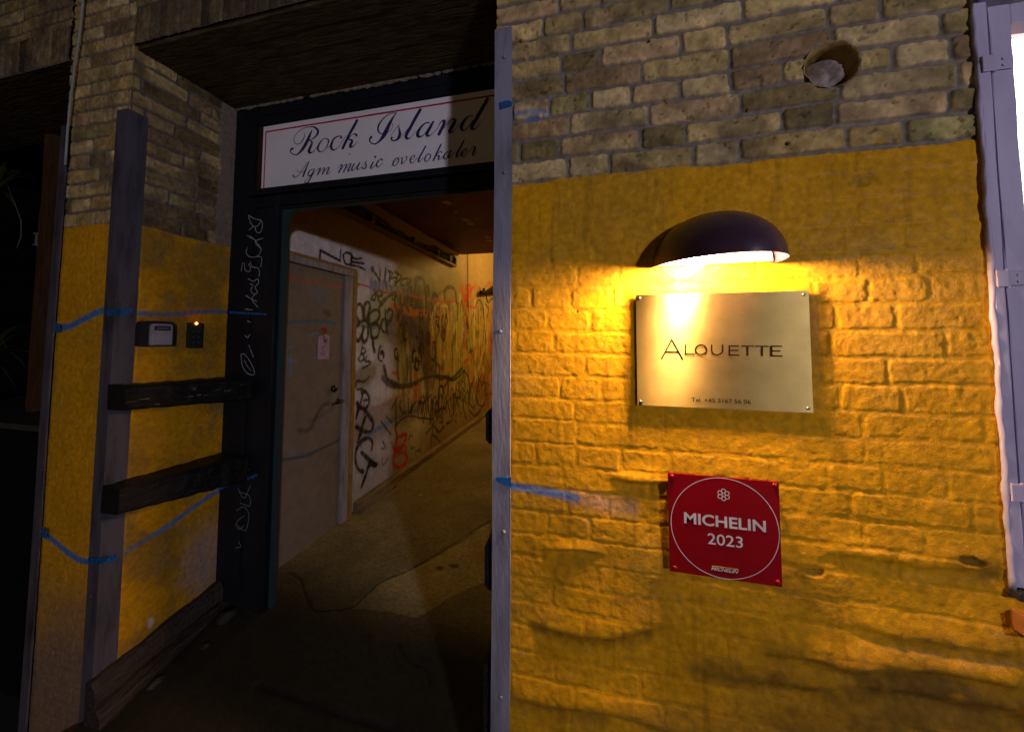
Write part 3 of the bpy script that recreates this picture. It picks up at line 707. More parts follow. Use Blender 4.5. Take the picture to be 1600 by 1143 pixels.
# soft old layers first, and one painted shadow band
def gb(u, v, ru, rv, col, a=.7, soft=.5, seed=1, warp=.5):
    c = lpx(u, v); e = lpx(u+ru, v); e2 = lpx(u, v+rv)
    G.blob(c[0], c[1], abs(e[0]-c[0])+.01, abs(e2[1]-c[1])+.01, col, a, soft, seed, warp)
gb(612, 495, 30, 48, (.30, .31, .10), .75, .3, 2, .2)
gb(640, 515, 24, 42, (.09, .05, .10), .9, .5, 3)
gb(655, 478, 22, 30, (.07, .04, .03), .9, .5, 4)
gb(664, 535, 18, 50, (.11, .07, .03), .85, .5, 5)
gb(618, 560, 22, 30, (.50, .46, .44), .6, .5, 6)
gb(702, 545, 22, 50, (.52, .38, .05), .7, .5, 7)
gb(735, 560, 26, 60, (.40, .36, .05), .6, .5, 8)
gb(762, 560, 12, 75, (.50, .17, .02), .6, .5, 9)
gb(735, 480, 22, 34, (.40, .30, .10), .5, .5, 10)
gb(706, 450, 18, 35, (.24, .23, .08), .5, .3, 11, .15)
gb(667, 448, 14, 24, (.22, .20, .07), .7, .3, 12, .15)
gb(572, 585, 20, 16, (.22, .15, .05), .7, .5, 13)
gb(600, 655, 55, 26, (.20, .12, .05), .65, .5, 14, .3)  # brown band: a cast shadow across the wall put into its colour
gb(665, 730, 25, 40, (.28, .20, .08), .5, .5, 15)
gb(580, 720, 26, 60, (.45, .42, .42), .35, .6, 16)
# vertical runs of colour through the big mural
cols = [(.10, .07, .16), (.46, .38, .06), (.06, .05, .04), (.55, .12, .02), (.30, .34, .06), (.62, .55, .40), (.10, .06, .03), (.52, .25, .03), (.06, .12, .18)]
for k in range(330):
    u = 622+153*rnd.random()**.8; v0 = 455+rnd.random()*130; L_ = 12+rnd.random()*55
    z_ = lpx(u, v0); 
    g([(u, v0), (u+rnd.uniform(-2, 2), v0+L_*.5), (u+rnd.uniform(-2, 2), v0+L_)], rnd.choice([.008, .014, .024, .04]), rnd.choice(cols if u < 700 else [cols[1], cols[2], cols[4], cols[4], cols[6], cols[7], cols[5], cols[1]]), rnd.uniform(.4, .95), .008, .3)
for k in range(70):   # orange-red scribbles at the far end
    u = 722+52*rnd.random(); v0 = 440+rnd.random()*180
    g([(u+rnd.uniform(-5, 5), v0+rnd.uniform(-14, 14)) for _ in range(4)], .03, rnd.choice([(.60, .10, .02), (.50, .26, .03), (.45, .06, .02), (.06, .04, .02), (.40, .34, .05)]), .5, .012, .3)
for k in range(46):   # rows of thin black loops and stems
    u = 655+2.4*k; v0 = 640-(u-655)*.27+rnd.uniform(-9, 9); h = rnd.uniform(10, 20); w_ = rnd.uniform(1.5, 3.2)
    g([(u, v0+h), (u-w_, v0), (u, v0-h), (u+w_, v0-h*.6), (u+w_*.4, v0+h*.7)][:rnd.choice([3, 4, 5])], rnd.choice([.010, .014]), K, .8, .005, .1)
for k in range(60):   # pale and dark dabs that make up the older faces
    u = 625+150*rnd.random(); v0 = 470+rnd.random()*105
    g([(u, v0), (u+rnd.uniform(-3, 3), v0+rnd.uniform(4, 14))], rnd.choice([.03, .05, .07]), rnd.choice([(.02, .015, .012), (.72, .60, .30), (.10, .06, .18), (.50, .42, .05), (.03, .02, .02), (.60, .50, .42)]), .6, .02, .4)
g([(646, 455), (660, 510), (670, 600)], .20, (.07, .045, .035), .75, .06, .35)
g([(622, 488), (640, 505), (652, 530)], .15, (.08, .045, .13), .75, .05, .3)
g([(690, 455), (700, 520)], .05, (.62, .46, .08), .7, .03, .3)
# band of white over the eyes, orange lips etc.
g([(612, 478), (640, 486), (668, 490)], .06, (.60, .16, .04), .85, .02, .1)
g([(700, 450), (676, 470), (668, 520)], .03, (.14, .10, .04), .5, .02, .1)
for q in ([(687, 470), (676, 490), (676, 522)], [(700, 512), (699, 480), (690, 478)], [(715, 495), (712, 530), (718, 560)], [(757, 470), (758, 520), (752, 560), (745, 590)], [(742, 470), (741, 520), (742, 560)]):
    g(q, .022, (.72, .60, .25), .8, .008, .2)
g([(598, 590), (612, 602), (640, 602), (665, 590), (690, 588), (705, 592), (722, 575)], .035, (.06, .045, .03), .85, .015, .1)
g([(600, 572), (606, 592), (625, 603)], .03, (.06, .04, .03), .85, .012, .1)
g([(614, 582), (621, 584)], .022, (.62, .10, .03), .9, .006)
g([(670, 505), (668, 550), (690, 575)], .03, (.08, .05, .03), .6, .02)
for k in range(34):
    u = 592+rnd.random()*112; v = 452+rnd.random()*118+(u-592)*.05; a_r = rnd.uniform(2.2, 5.5)*(1-(u-592)/200); b_r = rnd.uniform(6, 15); ph = rnd.uniform(0, 6)
    g([(u+a_r*math.cos(ph+t)+rnd.uniform(-1, 1), v+b_r*math.sin(ph+t)) for t in np.linspace(0, rnd.uniform(2.2, 6.0), 7)], rnd.choice([.012, .018, .024]), K, .9, .005, .1)
for k in range(22):
    u = 700+rnd.random()*66; v = 455+rnd.random()*130
    g([(u+rnd.uniform(-1.5, 1.5), v), (u+rnd.uniform(-2, 2), v+rnd.uniform(12, 30))], rnd.choice([.014, .024]), (.02, .015, .01), .8, .007, .15)
for k in range(26):   # small marker writing low on the wall
    u = 600+rnd.random()*130; v = 745-(u-600)*.62-rnd.uniform(8, 60)
    g([(u+rnd.uniform(-5, 5)*(1-(u-600)/260), v+rnd.uniform(-8, 8)) for _ in range(4)], .008, K, .7, .004, .1)
g([(553, 506), (566, 508), (585, 512)], .018, (.05, .18, .34), .6, .012, .3)
# the long orange line, blue line
g([(538, 445), (553, 444), (570, 446), (590, 454), (600, 457), (630, 458), (660, 466), (690, 471), (715, 470)], .014, (.62, .05, .02), .95, .006, .05)
g([(562, 688), (580, 676), (600, 664), (625, 650), (655, 640)], .026, (.10, .20, .40), .75, .012, .2)
g([(580, 640), (610, 626), (640, 612)], .030, (.45, .14, .10), .45, .015, .3)
# NOE
cz5 = lambda x, y: (400+x/2.859, 320+y/2.859)
for c in ([(285, 240), (288, 203), (375, 250), (378, 202)], [(405, 212), (390, 225), (400, 262), (425, 262), (428, 225), (405, 212)], [(420, 215), (440, 240), (472, 238)], [(430, 255), (482, 262)], [(420, 270), (455, 275), (488, 290)], [(425, 220), (425, 262)]):
    g([cz5(*p) for p in c], .013, K, .95, .004, 0, curve=len(c) != 4)
# tag row
c3 = lambda x, y: (540+x/9.525, 400+y/9.525)
for c, wd in [([(400, 190), (402, 200)], .05), ([(440, 250), (480, 320), (505, 370)], .016), ([(515, 190), (510, 300), (505, 370)], .012), ([(600, 180), (570, 400)], .016), ([(600, 180), (590, 330), (605, 470)], .014),
  ([(640, 220), (700, 260), (650, 340), (740, 320), (760, 400), (700, 470)], .016), ([(660, 230), (655, 380)], .014), ([(740, 240), (830, 300), (800, 360), (750, 400)], .016), ([(780, 250), (740, 440)], .014),
  ([(920, 330), (850, 350), (820, 420), (880, 440)], .014), ([(920, 320), (905, 450)], .014), ([(920, 325), (970, 380), (920, 420), (990, 480)], .014), ([(1030, 500), (1060, 380), (1110, 330), (1150, 350)], .022)]:
    g([c3(*p) for p in c], wd*1.15, K, .9, .005)
gb(667, 470, 10, 14, (.3, .28, .08), .3)
for k in range(34):
    x = 350+rnd.random()*640; y = 390+(x-350)*.2
    g([c3(x, y-rnd.random()*70), c3(x+rnd.uniform(-15, 15), y+50+rnd.random()*30)], rnd.choice([.012, .024]), rnd.choice([(.12, .25, .50), (.18, .30, .52), (.05, .08, .30), (.25, .2, .45)]), .6, .008)
for c in ([(450, 560), (400, 590), (390, 640), (430, 650), (440, 590), (430, 520)], [(460, 530), (470, 590), (540, 580), (530, 500)], [(480, 600), (495, 660), (540, 720)]): g([c3(*p) for p in c], .018, K, .92, .005)
g([c3(740, 550), c3(640, 600), c3(540, 700), c3(490, 790)], .028, (.05, .04, .02), .9, .01)
g([c3(770, 610), c3(820, 720), c3(850, 830)], .03, (.10, .08, .04), .8, .012)
# flower of loops
for c in ([(200, 980), (150, 880), (165, 740), (210, 715), (255, 780), (270, 940)], [(285, 940), (270, 800), (300, 700), (345, 690), (360, 780), (320, 930)], [(350, 960), (350, 870), (430, 800), (500, 830), (490, 930), (400, 1020)],
          [(200, 1000), (140, 1080), (140, 1200), (185, 1260), (240, 1180), (260, 1040)], [(280, 1060), (240, 1190), (280, 1280), (330, 1190), (330, 1060)], [(350, 1030), (440, 1000), (500, 1080), (470, 1200), (390, 1210), (370, 1080)],
          [(200, 980), (300, 960), (350, 1010), (480, 1010)], [(590, 800), (600, 1000), (620, 1140)], [(620, 830), (660, 790), (700, 830), (680, 930), (620, 1000)], [(400, 1200), (410, 1320), (430, 1420)]):
    g([c3(*p) for p in c], .024, K, .93, .006)
for c in ([(725, 1000), (750, 800), (765, 770)], [(790, 1000), (850, 850)]): g([c3(*p) for p in c], .016, (.40, .12, .05), .8, .006)
# B, hook, tall letters at the left
c5 = lambda x, y: (540+x/8.167, 500+y/8.167)
for c in ([(210, 340), (190, 440), (165, 500), (190, 525), (235, 490), (225, 440), (195, 430), (250, 410), (250, 380), (210, 345)], [(270, 460), (250, 520), (310, 530), (300, 570), (215, 610)], [(300, 720), (240, 780), (140, 780), (140, 880), (205, 870)]):
    g([c5(*p) for p in c], .014, K, .9, .005)
for c in ([(190, 1060), (215, 960), (210, 900), (270, 930), (300, 1000), (290, 1080), (240, 1130), (160, 1110)], [(235, 1020), (280, 1015)]): g([c5(*p) for p in c], .022, K, .93, .006)
c8 = lambda x, y: (540+x/6.25, 620+y/6.25)
for c in ([(105, 205), (125, 110), (115, 60)], [(115, 65), (180, 120), (240, 200), (270, 260), (250, 330), (180, 335), (105, 290)], [(190, 200), (150, 330), (120, 440)],
          [(255, 515), (262, 450), (235, 405), (170, 420), (110, 500), (95, 600), (120, 700), (170, 730)], [(155, 540), (240, 620), (300, 660), (230, 665)], [(235, 640), (190, 780), (155, 880)]):
    g([c8(*p) for p in c], .026, K, .95, .006)
g([c8(240, 625), c8(295, 665)], .045, K, .95, .006)
# red B
for c in ([(500, 390), (485, 520), (465, 640), (500, 680), (560, 670), (600, 610), (590, 560), (540, 540), (480, 530)], [(500, 395), (590, 370), (560, 480), (500, 510)]): g([c8(*p) for p in c], .030, (.62, .025, .02), .95, .008)
# handstyle names
for c in ([(495, 20), (455, 110)], [(495, 20), (490, 300)], [(545, 30), (530, 90), (560, 160), (585, 140)], [(610, 0), (620, 160), (650, 60), (640, 140)], [(690, 40), (660, 90), (640, 150)], [(730, 0), (720, 60), (760, 50), (820, 0)], [(500, 370), (490, 290), (560, 210), (640, 185), (730, 205), (850, 215)], [(350, 240), (400, 310), (440, 360)], [(400, 190), (450, 250)],
          [(850, 300), (830, 500)], [(850, 370), (910, 420), (940, 480)], [(980, 390), (955, 480)], [(860, 180), (850, 280), (780, 360)], [(940, 100), (950, 230), (910, 250)]):
    g([c8(*p) for p in c], .013, K, .9, .004)
c6 = lambda x, y: (640+x/6.35, 520+y/6.35)
for c in ([(280, 850), (290, 560), (330, 540), (330, 640)], [(340, 540), (380, 490), (380, 620)], [(255, 795), (320, 745), (350, 750), (370, 690)], [(430, 560), (440, 700), (420, 860), (370, 900)], [(490, 560), (500, 640), (450, 640)], [(580, 430), (600, 560), (580, 740)], [(550, 620), (530, 700), (560, 850)],
          [(640, 440), (600, 560), (590, 680), (640, 740), (660, 620)], [(720, 400), (670, 540), (680, 700), (740, 710), (760, 560), (730, 430)], [(250, 380), (300, 460), (370, 430), (430, 470), (500, 420), (540, 380), (580, 430)], [(230, 900), (290, 980), (340, 930)], [(590, 760), (640, 820), (700, 770), (740, 700)]):
    g([c6(*p) for p in c], .022, K, .85, .008)
# red crown scribble and green loops
c4b = lambda x, y: (640+x/8.164, 400+y/8.164)
for k in range(8): g([c4b(640+k*28, 380+rnd.uniform(-25, 25)), c4b(665+k*14, 470), c4b(700+k*6, 590)], .02, (.55, .05, .02), .85, .006)
for c in ([(720, 380), (760, 370), (790, 430), (770, 520)], [(650, 600), (740, 640), (850, 660)]): g([c4b(*p) for p in c], .022, (.55, .05, .02), .85, .006)
for c in ([(60, 440), (75, 310), (130, 275), (185, 320), (190, 440)], [(210, 540), (215, 400), (240, 400), (245, 500)], [(450, 560), (455, 430), (520, 395), (580, 440), (600, 600)], [(300, 520), (320, 480), (355, 520)]): g([c4b(*p) for p in c], .035, (.06, .05, .02), .85, .01)
for c in ([(840, 640), (880, 560), (930, 620), (950, 780)], [(1000, 600), (1060, 540), (1090, 640), (1050, 720)], [(960, 600), (1010, 680), (990, 780)]): g([c4b(*p) for p in c], .030, (.10, .07, .04), .8, .01)
cs = (G.S[:-1, :-1]+G.S[1:, 1:])/2; cz = (G.Z[:-1, :-1]+G.Z[1:, 1:])/2
G.H = .004*(fbm(G.S, G.Z, 3, 7, 3)-.5)+.0012*(f2-.5)
pw = empty('graffiti_wall', (XL, 3, .24), 'left wall of the passage covered in layered graffiti tags and red B', 'wall')
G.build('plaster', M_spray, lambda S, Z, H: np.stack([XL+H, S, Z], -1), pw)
MB().box(XL-.2, XL-.006, .51, 7.5, 0, 3.5).build('wall_core', M_corer, pw)
M_ochre = mat('ochre_wall', (.46, .33, .14), .85, (.36, .25, .10), 5, 0, .3, 40, .003)
w2 = empty('passage_side_wall', (-.3, 4, .24), 'ochre right wall of the passage hidden behind the brick corner', 'wall')
MB().box(-.30, .0, .506, 7.5, 0, 3.5).build('plaster', M_ochre, w2)
w3 = empty('passage_end_wall', (-1, 7.5, .24), 'ochre wall closing the far end of the passage', 'wall')
MB().box(-2.1, .0, 7.52, 7.7, 0, 3.5).build('plaster', M_ochre, w3)

# ceiling: low boarded panel near the door, high slab behind
ce = empty('passage_ceiling', (-1.1, 2, 2.74), 'dark red-brown boarded ceiling over the first half of the passage', 'ceiling')
M_ceil = mat('red_brown_board', (.20, .060, .034), .7, (.10, .035, .022), 3, 0, .2, 30, .003)
mb = MB()
for a, b in ((.506, 1.45), (1.453, 2.50), (2.503, 3.60)): mb.box(XL+.02, -.30, a, b, 2.735, 2.80)
mb.build('board', M_ceil, ce)
pt = MB(); rnd = random.Random(3)
for u, v, s_ in ((729, 344, 1), (736, 350, .8), (762, 371, .8), (765, 376, .7), (697, 316, .9), (712, 331, .5)):
    c = onp(u, v, 2, 2.734)
    pts = [(c[0]+.05*s_*math.cos(a)*rnd.uniform(.5, 1.2), c[1]+.07*s_*math.sin(a)*rnd.uniform(.5, 1.2)) for a in np.linspace(0, 2*math.pi, 9)[:-1]]
    pt.prism(pts, 2, 2.7335, 2.7345)
pt.build('paint_flake', mat('flake', (.55, .42, .22), .8), ce)
MB().box(-2.1, .0, 3.4, 7.6, 3.42, 3.5).build('upper_slab', M_ochre, ce)
MB().box(XL, -.3, 3.55, 3.60, 2.80, 3.42).build('drop_edge', M_ceil, ce)
MB().box(-2.0, -.3, .506, .52, 2.80, 3.42).build('front_edge', M_ceil, ce)

# cable ledge on the wall under the ceiling
cl = empty('cable_ledge', (XL, 2, 2.53), 'long wooden ledge with tangled black cables high on the graffiti wall', 'cable ledge')
MB().box(XL+.004, XL+.055, .9, 3.36, 2.515, 2.545, .003).build('batten', mat('batten_wood', (.30, .17, .06), .7, (.18, .10, .04), 10), cl)
mb = MB(); rnd = random.Random(8)
for k in range(6):
    mb.tube([(XL+.02+.03*rnd.random(), y, 2.56+.05*rnd.random()+(.06*math.sin(y*3+k) if k > 3 else 0)) for y in np.arange(.92, 3.38, .12)], .011, 6)
mb.build('cables', mat('black_rubber', (.012, .012, .012), .5), cl, True)
M_clip = mat('pale_clip', (.40, .30, .16), .6, (.1, .07, .04), 18)
for y in (1.5, 2.2, 2.75, 3.1, 3.28): MB().box(XL+.004, XL+.075, y, y+.045, 2.546, 2.60+.03*rnd.random(), .004).build('clip', M_clip, cl)
# hanging wires, bracket
wr = empty('hanging_wire', (XL+.02, 3.9, 2.1), 'thin dark wire hanging straight down the far ochre part of the graffiti wall', 'wire')
p = onp(731, 393, 0, XL+.02); q = onp(731, 480, 0, XL+.02)
MB().tube([(XL+.02, p[1], 3.42), (XL+.02, p[1], p[2]), (XL+.02, q[1], q[2])], .006, 6).build('wire', mat('wire', (.04, .02, .01), .6), wr)
brk = empty('wall_bracket', (XL+.05, 4.6, 2.1), 'black angled metal bracket standing out from the far graffiti wall', 'bracket')
Y0 = onp(751, 457, 0, XL+.06)[1]
def bp_(u, v): return onp(u, v, 0, XL+.06)
a, b, c, d = bp_(751, 457), bp_(790, 455), bp_(762, 455), bp_(790, 436)
mb = MB(); mb.tube([a, b], .035, 4); mb.build('arm', M_black, brk)
mb = MB(); mb.tube([c, d], .03, 4); mb.build('brace', M_black, brk)
mb = MB(); e = bp_(756, 456); e2 = bp_(756, 450); mb.tube([e, e2], .02, 6); e = bp_(761, 458); mb.tube([e, bp_(760, 466), bp_(762, 472)], .01, 6); mb.build('hook', M_black, brk)

# skirting
sk = empty('skirting_board', (XL, 3, .26), 'long scuffed skirting along the foot of the graffiti wall', 'skirting')
mb = MB()
y = np.array([1.43, 2.4, 3.6, 5, 7.5]); 
def zf(y_): return .235+.021*(y_-.6)
for a, b in zip(y[:-1], y[1:]):
    mb.prism([(XL+.0, zf(a)-.03), (XL+.035, zf(a)-.03), (XL+.035, zf(a)+.075), (XL+.012, zf(a)+.095), (XL+.0, zf(a)+.095)], 1, a, b) if False else None
def sweep(mb, prof, ys_, dz):
    rings = []
    for yy in ys_: rings.append([mb.bm.verts.new((XL+px_, yy, dz(yy)+pz_)) for px_, pz_ in prof])
    n = len(prof)
    for A, B in zip(rings, rings[1:]):
        for i in range(n): mb.bm.faces.new((A[i], A[(i+1) % n], B[(i+1) % n], B[i]))
    mb.bm.faces.new(rings[0]); mb.bm.faces.new(rings[-1][::-1])
sweep(mb, [(0, -.03), (.045, -.03), (.045, .055), (.028, .068), (0, .07)], np.arange(1.45, 7.5, .1), zf)
mb.rough(.0016, 4).build('board', mat('skirting_wood', (.30, .22, .10), .7, (.12, .08, .04), 12, 0, .5, 50, .003, .3, (1, .2, 1)), sk)
mb = MB(); sweep(mb, [(.046, -.03), (.085, -.03), (.080, .012), (.046, .022)], np.arange(1.45, 2.05, .1), zf)
mb.rough(.0012, 5).build('pipe_cover', mat('cover', (.16, .12, .07), .7), sk)

# passage door
M_doorp = paint_mat('door_paint', .5, .12, 120, .001, .4, .12)
pd = empty('passage_door', (XL, 1.0, .24), 'scuffed grey-beige door with blue marks and a pink sticker inside the passage', 'door')
DX = XL+.018
dpx = lambda u, v: tuple(onp(u, v, 0, DX)[[1, 2]])
D = Sheet(np.arange(.525, 1.262, .0035), np.arange(.225, 2.062, .0035), (.23, .175, .125))
ff = fbm(D.S, D.Z, 3, 55, 5); D.C *= (.8+.4*ff)[..., None]
D.C = mix(D.C, (.20, .15, .10), sstep(.55, .72, fbm(D.S, D.Z, 9, 56, 5))*.4)
def d_(pts, wd, col, a=.85, soft=.006, patchy=.2): D.paint(pts, wd, col, a, soft, patchy, px=dpx)
d_([cz5(110, 525), cz5(200, 520), cz5(300, 518), cz5(360, 528)], .018, (.03, .16, .24), .9)
d_([cz5(150, 318), cz5(200, 338), cz5(300, 345), cz5(345, 368), cz5(400, 362)], .012, (.6, .08, .03), .85)
d_([cz5(110, 1140), cz5(220, 1120), cz5(300, 1085), cz5(400, 1035)], .016, (.02, .10, .15), .9)
d_([cz5(110, 1085), cz5(150, 1098), cz5(230, 1095), cz5(280, 1060), cz5(320, 900)], .010, (.20, .22, .34), .5)
d_([cz5(155, 690), cz5(150, 765)], .010, (.10, .26, .48), .8); d_([cz5(155, 690), cz5(156, 700)], .022, (.10, .28, .50), .9)
d_([cz5(120, 655), cz5(165, 630)], .012, (.15, .25, .45), .7); d_([cz5(240, 580), cz5(275, 572)], .012, (.15, .28, .45), .8); d_([cz5(262, 680), cz5(260, 700)], .014, (.12, .25, .42), .7)
for k in range(9): d_([cz5(240+k*9, 380+rnd.uniform(-10, 10)), cz5(250+k*9, 420+rnd.uniform(-10, 30))], .010, (.16, .20, .32), .5)
for k in range(8): d_([cz5(290+k*6, 470+rnd.uniform(-10, 10)), cz5(310+k*4, 490+rnd.uniform(-6, 10))], .005, (.05, .04, .04), .6)
d_([cz5(325, 885), cz5(290, 905), cz5(240, 1000), cz5(190, 1005)], .018, (.06, .045, .03), .7, .02)
D.H = .001*(ff-.5)
D.build('leaf', M_doorp, lambda S, Z, H: np.stack([DX+H, S, Z], -1), pd)
MB().box(XL-.004, DX-.003, .523, 1.262, .225, 2.062).build('leaf_core', M_corer, pd)
st = MB(); P4 = [onp(*cz5(*p), 0, DX+.002) for p in ((278, 590), (328, 585), (326, 688), (273, 690))]
a0 = (P4[0][1]+P4[3][1])/2; a1 = (P4[1][1]+P4[2][1])/2
st.prism([(a0, P4[3][2]), (a1, P4[2][2]), (a1, P4[1][2]), ((a0*.35+a1*.65), P4[1][2]+.012), ((a0*.65+a1*.35), P4[0][2]+.012), (a0, P4[0][2])], 0, DX+.002, DX+.004)
st.build('sticker', mat('pink_paper', (.50, .36, .42), .6, (.42, .28, .36), 20), pd)
dp3 = lambda u, v: tuple(onp(u, v, 0, DX)[[1, 2]])
strokes('sticker_print', [[cz5(x, y)+(w_,) for x, y, w_ in c] for c in ([(300, 555, .03), (308, 565, .03)], [(300, 585, .012), (306, 612, .014), (312, 600, .008)], [(290, 640, .004), (310, 625, .004), (318, 600, .004)], [(285, 660, .004), (300, 670, .004), (300, 640, .004)])], dp3, mat('red_print', (.45, .02, .03), .5), pd, lambda d: (lambda y_, z_: (DX+.0046+d, y_, z_)))
hd = onp(527, 606, 0, DX+.01); lv = onp(525, 627, 0, DX+.01)
mb = MB(); mb.tube([(DX, hd[1]-.03, hd[2]), (DX+.02, hd[1]-.03, hd[2])], .024, 14)
mb.build('lock', mat('dark_brass', (.10, .07, .03), .35, metal=1), pd, True)
mb = MB(); yv = 1.225; mb.tube([(DX, yv, lv[2]), (DX+.045, yv, lv[2]), (DX+.05, yv-.02, lv[2]), (DX+.05, yv-.12, lv[2]-.004)], .009, 8); mb.tube([(DX, yv, lv[2]), (DX+.008, yv, lv[2])], .022, 12)
mb.build('handle', mat('worn_brass', (.10, .08, .04), .45, metal=1), pd, True)
M_dframe = mat('worn_white_paint', (.36, .33, .33), .5, (.14, .09, .04), 26, 0, .5, 60, .003, .4, (1, 1, .15), .45, .75)
mb = MB(); mb.box(XL-.004, XL+.035, 1.266, 1.335, .225, 2.062, .004); mb.box(XL-.004, XL+.045, .52, 1.335, 2.064, 2.108, .004); mb.box(XL-.004, XL+.020, 1.337, 1.36, .225, 2.108, .003)
mb.rough(.0008, 5, 3, .2).build('frame', M_dframe, pd)
M_otrim = mat('orange_trim', (.42, .22, .03), .6, (.28, .13, .03), 20, 0, .4)
mb = MB(); mb.box(XL-.004, XL+.028, 1.362, 1.40, .225, 2.109, .003); mb.box(XL-.004, XL+.022, .52, 1.40, 2.110, 2.135, .003)
mb.rough(.0012, 6, 3, .2).build('trim', M_otrim, pd)

# ================================================================== GROUND
gpx = lambda u, v: tuple(onp(u, v, 2, .235)[[0, 1]])
def gh(X, Y):
    z = np.where(Y < .5, .235-.0+(np.clip(Y, -2.2, .5)-.5)*.29, .235+.021*(np.clip(Y, .5, 9)-.5))
    return z
def floor_h(X, Y):
    t = sstep(.30, .62, Y)
    return (.215+np.clip(Y-.46, -1.2, 0)*.26)*(1-t)+(.233+.021*(Y-.6))*t
FS = Sheet(np.arange(-2.0, -.28, .008), np.arange(-1.2, 7.5, .008), (.050, .041, .020))
n1 = fbm(FS.S, FS.Z, 3, 201, 5); n2 = fbm(FS.S, FS.Z, 16, 202, 4)
FS.C *= (.6+.8*n1)[..., None]*(.8+.4*n2)[..., None]
FS.C = FS.C*(.36+4.2*sstep(.42, .95, FS.Z+.12*(n1-.5)))[..., None]  # lighter inside, dark outside: passage light and shade put into the floor colour
FS.H = .006*(n1-.5)+.002*(n2-.5)
def gl(u, v):   # pixel on the sloping floor
    z = .2
    for _ in range(12):
        p = onp(u, v, 2, z); z = float(floor_h(np.array(p[0]), np.array(p[1])))
    return (p[0], p[1])
from_px = [gl(*p) for p in [(545, 948), (575, 925), (600, 905), (640, 888), (675, 870), (710, 848), (740, 828), (768, 812)]]
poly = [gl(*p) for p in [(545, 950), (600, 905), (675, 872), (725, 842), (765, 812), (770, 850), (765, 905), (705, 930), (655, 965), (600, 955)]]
def inside(P, X, Y):
    c = np.zeros(X.shape, bool); n = len(P)
    for i in range(n):
        x1, y1 = P[i]; x2, y2 = P[(i+1) % n]
        t = ((y1 > Y) != (y2 > Y)) & (X < (x2-x1)*(Y-y1)/(y2-y1+1e-12)+x1); c ^= t
    return c
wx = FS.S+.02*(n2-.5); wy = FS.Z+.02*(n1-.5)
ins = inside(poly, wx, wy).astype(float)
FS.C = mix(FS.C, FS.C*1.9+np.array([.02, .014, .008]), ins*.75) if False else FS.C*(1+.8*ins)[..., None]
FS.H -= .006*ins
cr1 = FS.paint([(p) for p in [gl(452, 893), gl(470, 905), gl(478, 930), gl(492, 952), (gl(520, 952)), gl(548, 947)]]+from_px[1:], .006, (.006, .005, .004), .95, .004, .1)
cr2 = FS.paint([gl(620, 1005), gl(640, 1032), gl(665, 1045), gl(672, 1070)], .006, (.006, .005, .004), .9, .004, .1)
cr3 = FS.paint([gl(400, 1070), gl(460, 1090), gl(540, 1120), gl(620, 1142)], .018, (.008, .006, .005), .8, .012, .1)
FS.H -= .008*cr1+.008*cr2+.012*cr3
for u, v in ((752, 815), (745, 820), (722, 838), (712, 840), (735, 828)):
    x, y_ = gl(u, v); FS.blob(x, y_, .03, .05, (.26, .20, .14), .8, .4, int(u), .6)
for u, v in ((687, 885), (710, 882), (573, 995)): x, y_ = gl(u, v); FS.blob(x, y_, .03, .02, (.01, .01, .008), .8, .4, int(u), .6)
x, y_ = gl(657, 773); FS.blob(x, y_, .012, .012, (.5, .4, .3), .9, .3, 1, .2)
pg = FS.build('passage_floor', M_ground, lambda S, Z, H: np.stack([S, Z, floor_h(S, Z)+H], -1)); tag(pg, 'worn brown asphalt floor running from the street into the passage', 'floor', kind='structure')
# street
bm = bmesh.new(); vv = [bm.verts.new(p) for p in ((-30, -30, -.11), (30, -30, -.11), (30, 30, -.11), (-30, 30, -.11))]; bm.faces.new(vv)
m_ = MB(); m_.bm.free(); m_.bm = bm
tag(m_.build('ground', mat('street_asphalt', (.035, .032, .030), .85, (.02, .018, .017), 30, 0, .6, 120, .004)), 'dark asphalt street outside the passage', 'street', kind='structure')

# ================================================================== GUARD TIMBERS
def timber(name, pts3, label, m=M_black, grp=None, amp=.003, seed=1, part=None):
    """block between two end sections: each section = (y, x_inner, x_outer, z0, z1)"""
    e = empty(name, (pts3[0][1], pts3[0][0], pts3[0][3]), label, 'timber rail', grp)
    mb = MB(); rings = []
    n = 16
    for k in range(n+1):
        t = k/n; A, B = pts3[0], pts3[-1]
        y_, xa, xb, z0, z1 = [A[i]*(1-t)+B[i]*t for i in range(5)]
        r = random.Random(seed*100+k); jx = lambda: r.uniform(-amp, amp)
        c = .012
        sec = [(xa, z0), (xb-np.sign(xb-xa)*c, z0), (xb, z0+c), (xb, (z0+z1)/2), (xb, z1-c), (xb-np.sign(xb-xa)*c, z1), (xa, z1)]
        rings.append([mb.bm.verts.new((p[0]+jx(), y_, p[1]+jx())) for p in sec])
    for A, B in zip(rings, rings[1:]):
        for i in range(len(A)): mb.bm.faces.new((A[i], A[(i+1) % len(A)], B[(i+1) % len(B)], B[i]))
    mb.bm.faces.new(rings[0]); mb.bm.faces.new(rings[-1][::-1])
    mb.build('beam', m, e)
    return e
g1 = 'black timber guard rails inside the entrance'
r1 = timber('guard_rail', [(-.030, -1.985, -1.885, 1.300, 1.400), (.458, -1.99, -1.80, 1.268, 1.385)], 'upper charred black guard rail across the mustard side of the left pillar', grp=g1, seed=3)
r2 = timber('guard_rail', [(-.030, -1.985, -1.885, .888, .992), (.458, -1.99, -1.80, .850, .985)], 'lower charred black guard rail across the mustard side of the left pillar', grp=g1, seed=4)
